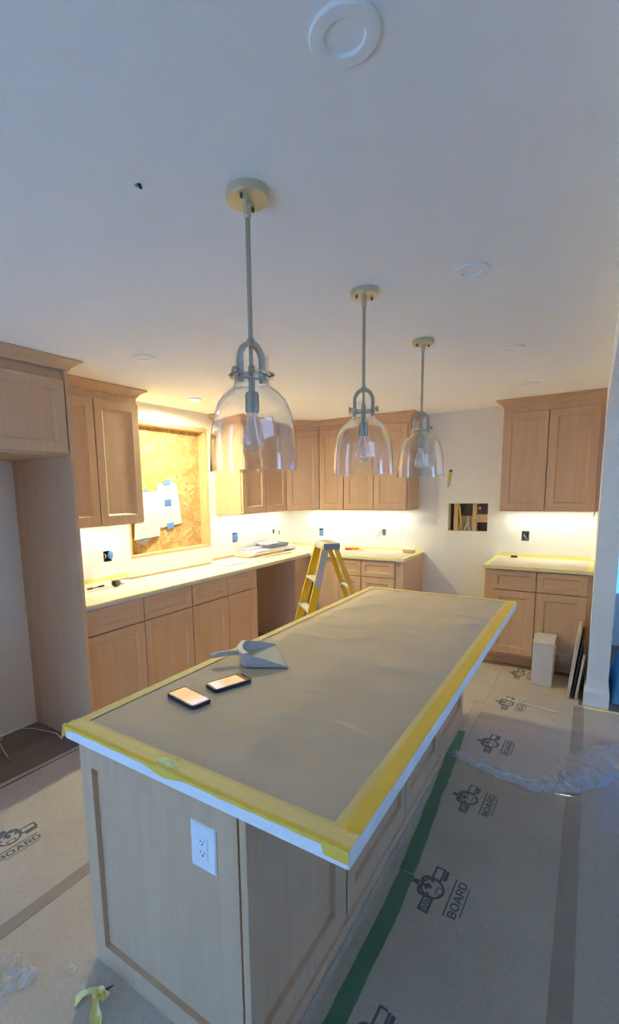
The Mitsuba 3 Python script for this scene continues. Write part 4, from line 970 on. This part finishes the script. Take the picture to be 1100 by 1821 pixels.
add(k + '__tray', xf(loops([(-.17, .17, -.10, .10, 0), (-.18, .18, -.11, .11, .04), (-.172, .172, -.102, .102, .04), (-.162, .162, -.092, .092, .006)]), (-3.045, 4.45, zc + .0415), EY, -EX, EZ), 'ladder_grey')
add(k + '__lid', xf(cbx(-.17, .17, -.05, .05, 0, .004, .001), (-3.09, 4.43, zc + .083), EY, np.array([-.9, 0, .3]), np.array([.3, 0, .9])), 'label_grey')
lab(k, 'dark grey tray lying on the flat board stack in the counter corner', 'tray')
k = new('paper_scrap'); add(k, cbx(-3.13, -3.06, 4.05, 4.32, zc + .0415, zc + .062, .003), 'white_plastic'); lab(k, 'small white packet between the board stack and the left wall', 'packet')
k = new('red_tool'); add(k + '__handle', xf(rbx(.16, .035, .026, .008), (-2.235, 4.86, zc + .0135), np.array([.95, .3, 0]), np.array([-.3, .95, 0]), EZ), 'red_plastic', 30)
add(k + '__blade', xf(cbx(.07, .16, -.012, .012, -.002, .002, .0005), (-2.235, 4.86, zc + .0135), np.array([.95, .3, 0]), np.array([-.3, .95, 0]), EZ), 'steel')
lab(k, 'red handled tool on the back counter behind the ladder top', 'tool')
k = new('tape_scrap'); add(k, ribbon([(-2.19, 4.74, zc), (-2.15, 4.76, zc + .012), (-2.11, 4.79, zc + .004), (-2.05, 4.78, zc)], .04, 7), 'yellow_tape', True); lab(k, 'small crumpled yellow tape scrap on the back counter', 'tape')
k = new('paper_scrap'); add(k, cbx(-2.36, -2.14, 4.62, 4.68, zc, zc + .003, .0008), 'white_paper'); lab(k, 'thin white paper strip on the back counter beside the ladder top', 'paper')
k = new('sanding_sponge'); add(k + '__pad', xf(rbx(.115, .07, .030, .004), (-1.595, 4.90, zc + .0155), EX, EY, EZ), 'sponge', 30)
add(k + '__face', xf(rbx(.112, .068, .008, .002), (-1.595, 4.90, zc + .0345), EX, EY, EZ), 'glaze', 30)
lab(k, 'tan sanding sponge at the right end of the back counter', 'sponge')
k = new('tape_measure'); add(k, xf(rbx(.055, .03, .016, .006), (-.602, 5.00, zc + .0085), EX, EY, EZ), 'black_plastic', 30); lab(k, 'small black object on the right counter near the wall', 'tool')

# floor cable in the alcove
k = new('floor_cable')
add(k + '__cord', tube([(-3.16, 1.40, .004), (-3.12, 1.36, .006), (-3.02, 1.33, .004), (-2.92, 1.305, .004), (-2.855, 1.29, .008)], .004, 8), 'wire_white', 40)
add(k + '__plug', tube([(-2.865, 1.292, .010), (-2.845, 1.284, .010), (-2.835, 1.265, .012), (-2.83, 1.24, .010)], [.007, .010, .006, .003], 8), 'ladder_grey', 40)
lab(k, 'white cable with a dark end on the fridge alcove floor', 'cable')
k = new('floor_cable'); add(k, tube([(-3.172, 1.53, .004), (-3.09, 1.58, .005), (-3.0, 1.60, .004), (-2.90, 1.625, .004), (-2.80, 1.60, .004)], .004, 8), 'wire_white', 40); lab(k, 'thin white cable curling along the foot of the fridge panel', 'cable')

# ------------------------------------------------------------------ next room, glimpsed past the wall end
k = new('tarp_heap')
def heap(u, v):
    x = .20 + .9 * u; y = 4.05 + .75 * v
    h = .42 * np.sin(np.clip(v, 0, 1) * math.pi) ** .45 * (np.clip(u * 9, 0, 1) ** .5) * np.clip((1 - u) * 9, 0, 1) ** .5
    h = h * (.85 + .3 * meshkit.fbm(np.stack([x * 6, y * 6, x * 0], -1), 3, 111))
    return np.stack([x, y, .002 + h], 1)
add(k, sheet(44, 40, heap), 'blue_tarp', True); lab(k, 'blue tarp draped over a heap in the next room behind the wall end', 'tarp')
wf = sbox(.215, .50, 2.4, 2.1).difference(unary_union([sbox(.235, .525, 1.29, 2.075), sbox(1.325, .525, 2.38, 2.075)]))
struct('window_2', xf(extr(wf, .05), (0, FAR - .01, 0), EX, EZ, EY), 'trim_paint')
for (a, b) in ((.235, 1.29), (1.325, 2.38)): add('window_2__pane', mesh_of([[a, FAR + .02, .525], [b, FAR + .02, .525], [b, FAR + .02, 2.075], [a, FAR + .02, 2.075]], [[0, 1, 2], [0, 2, 3]]), 'blue_pane')
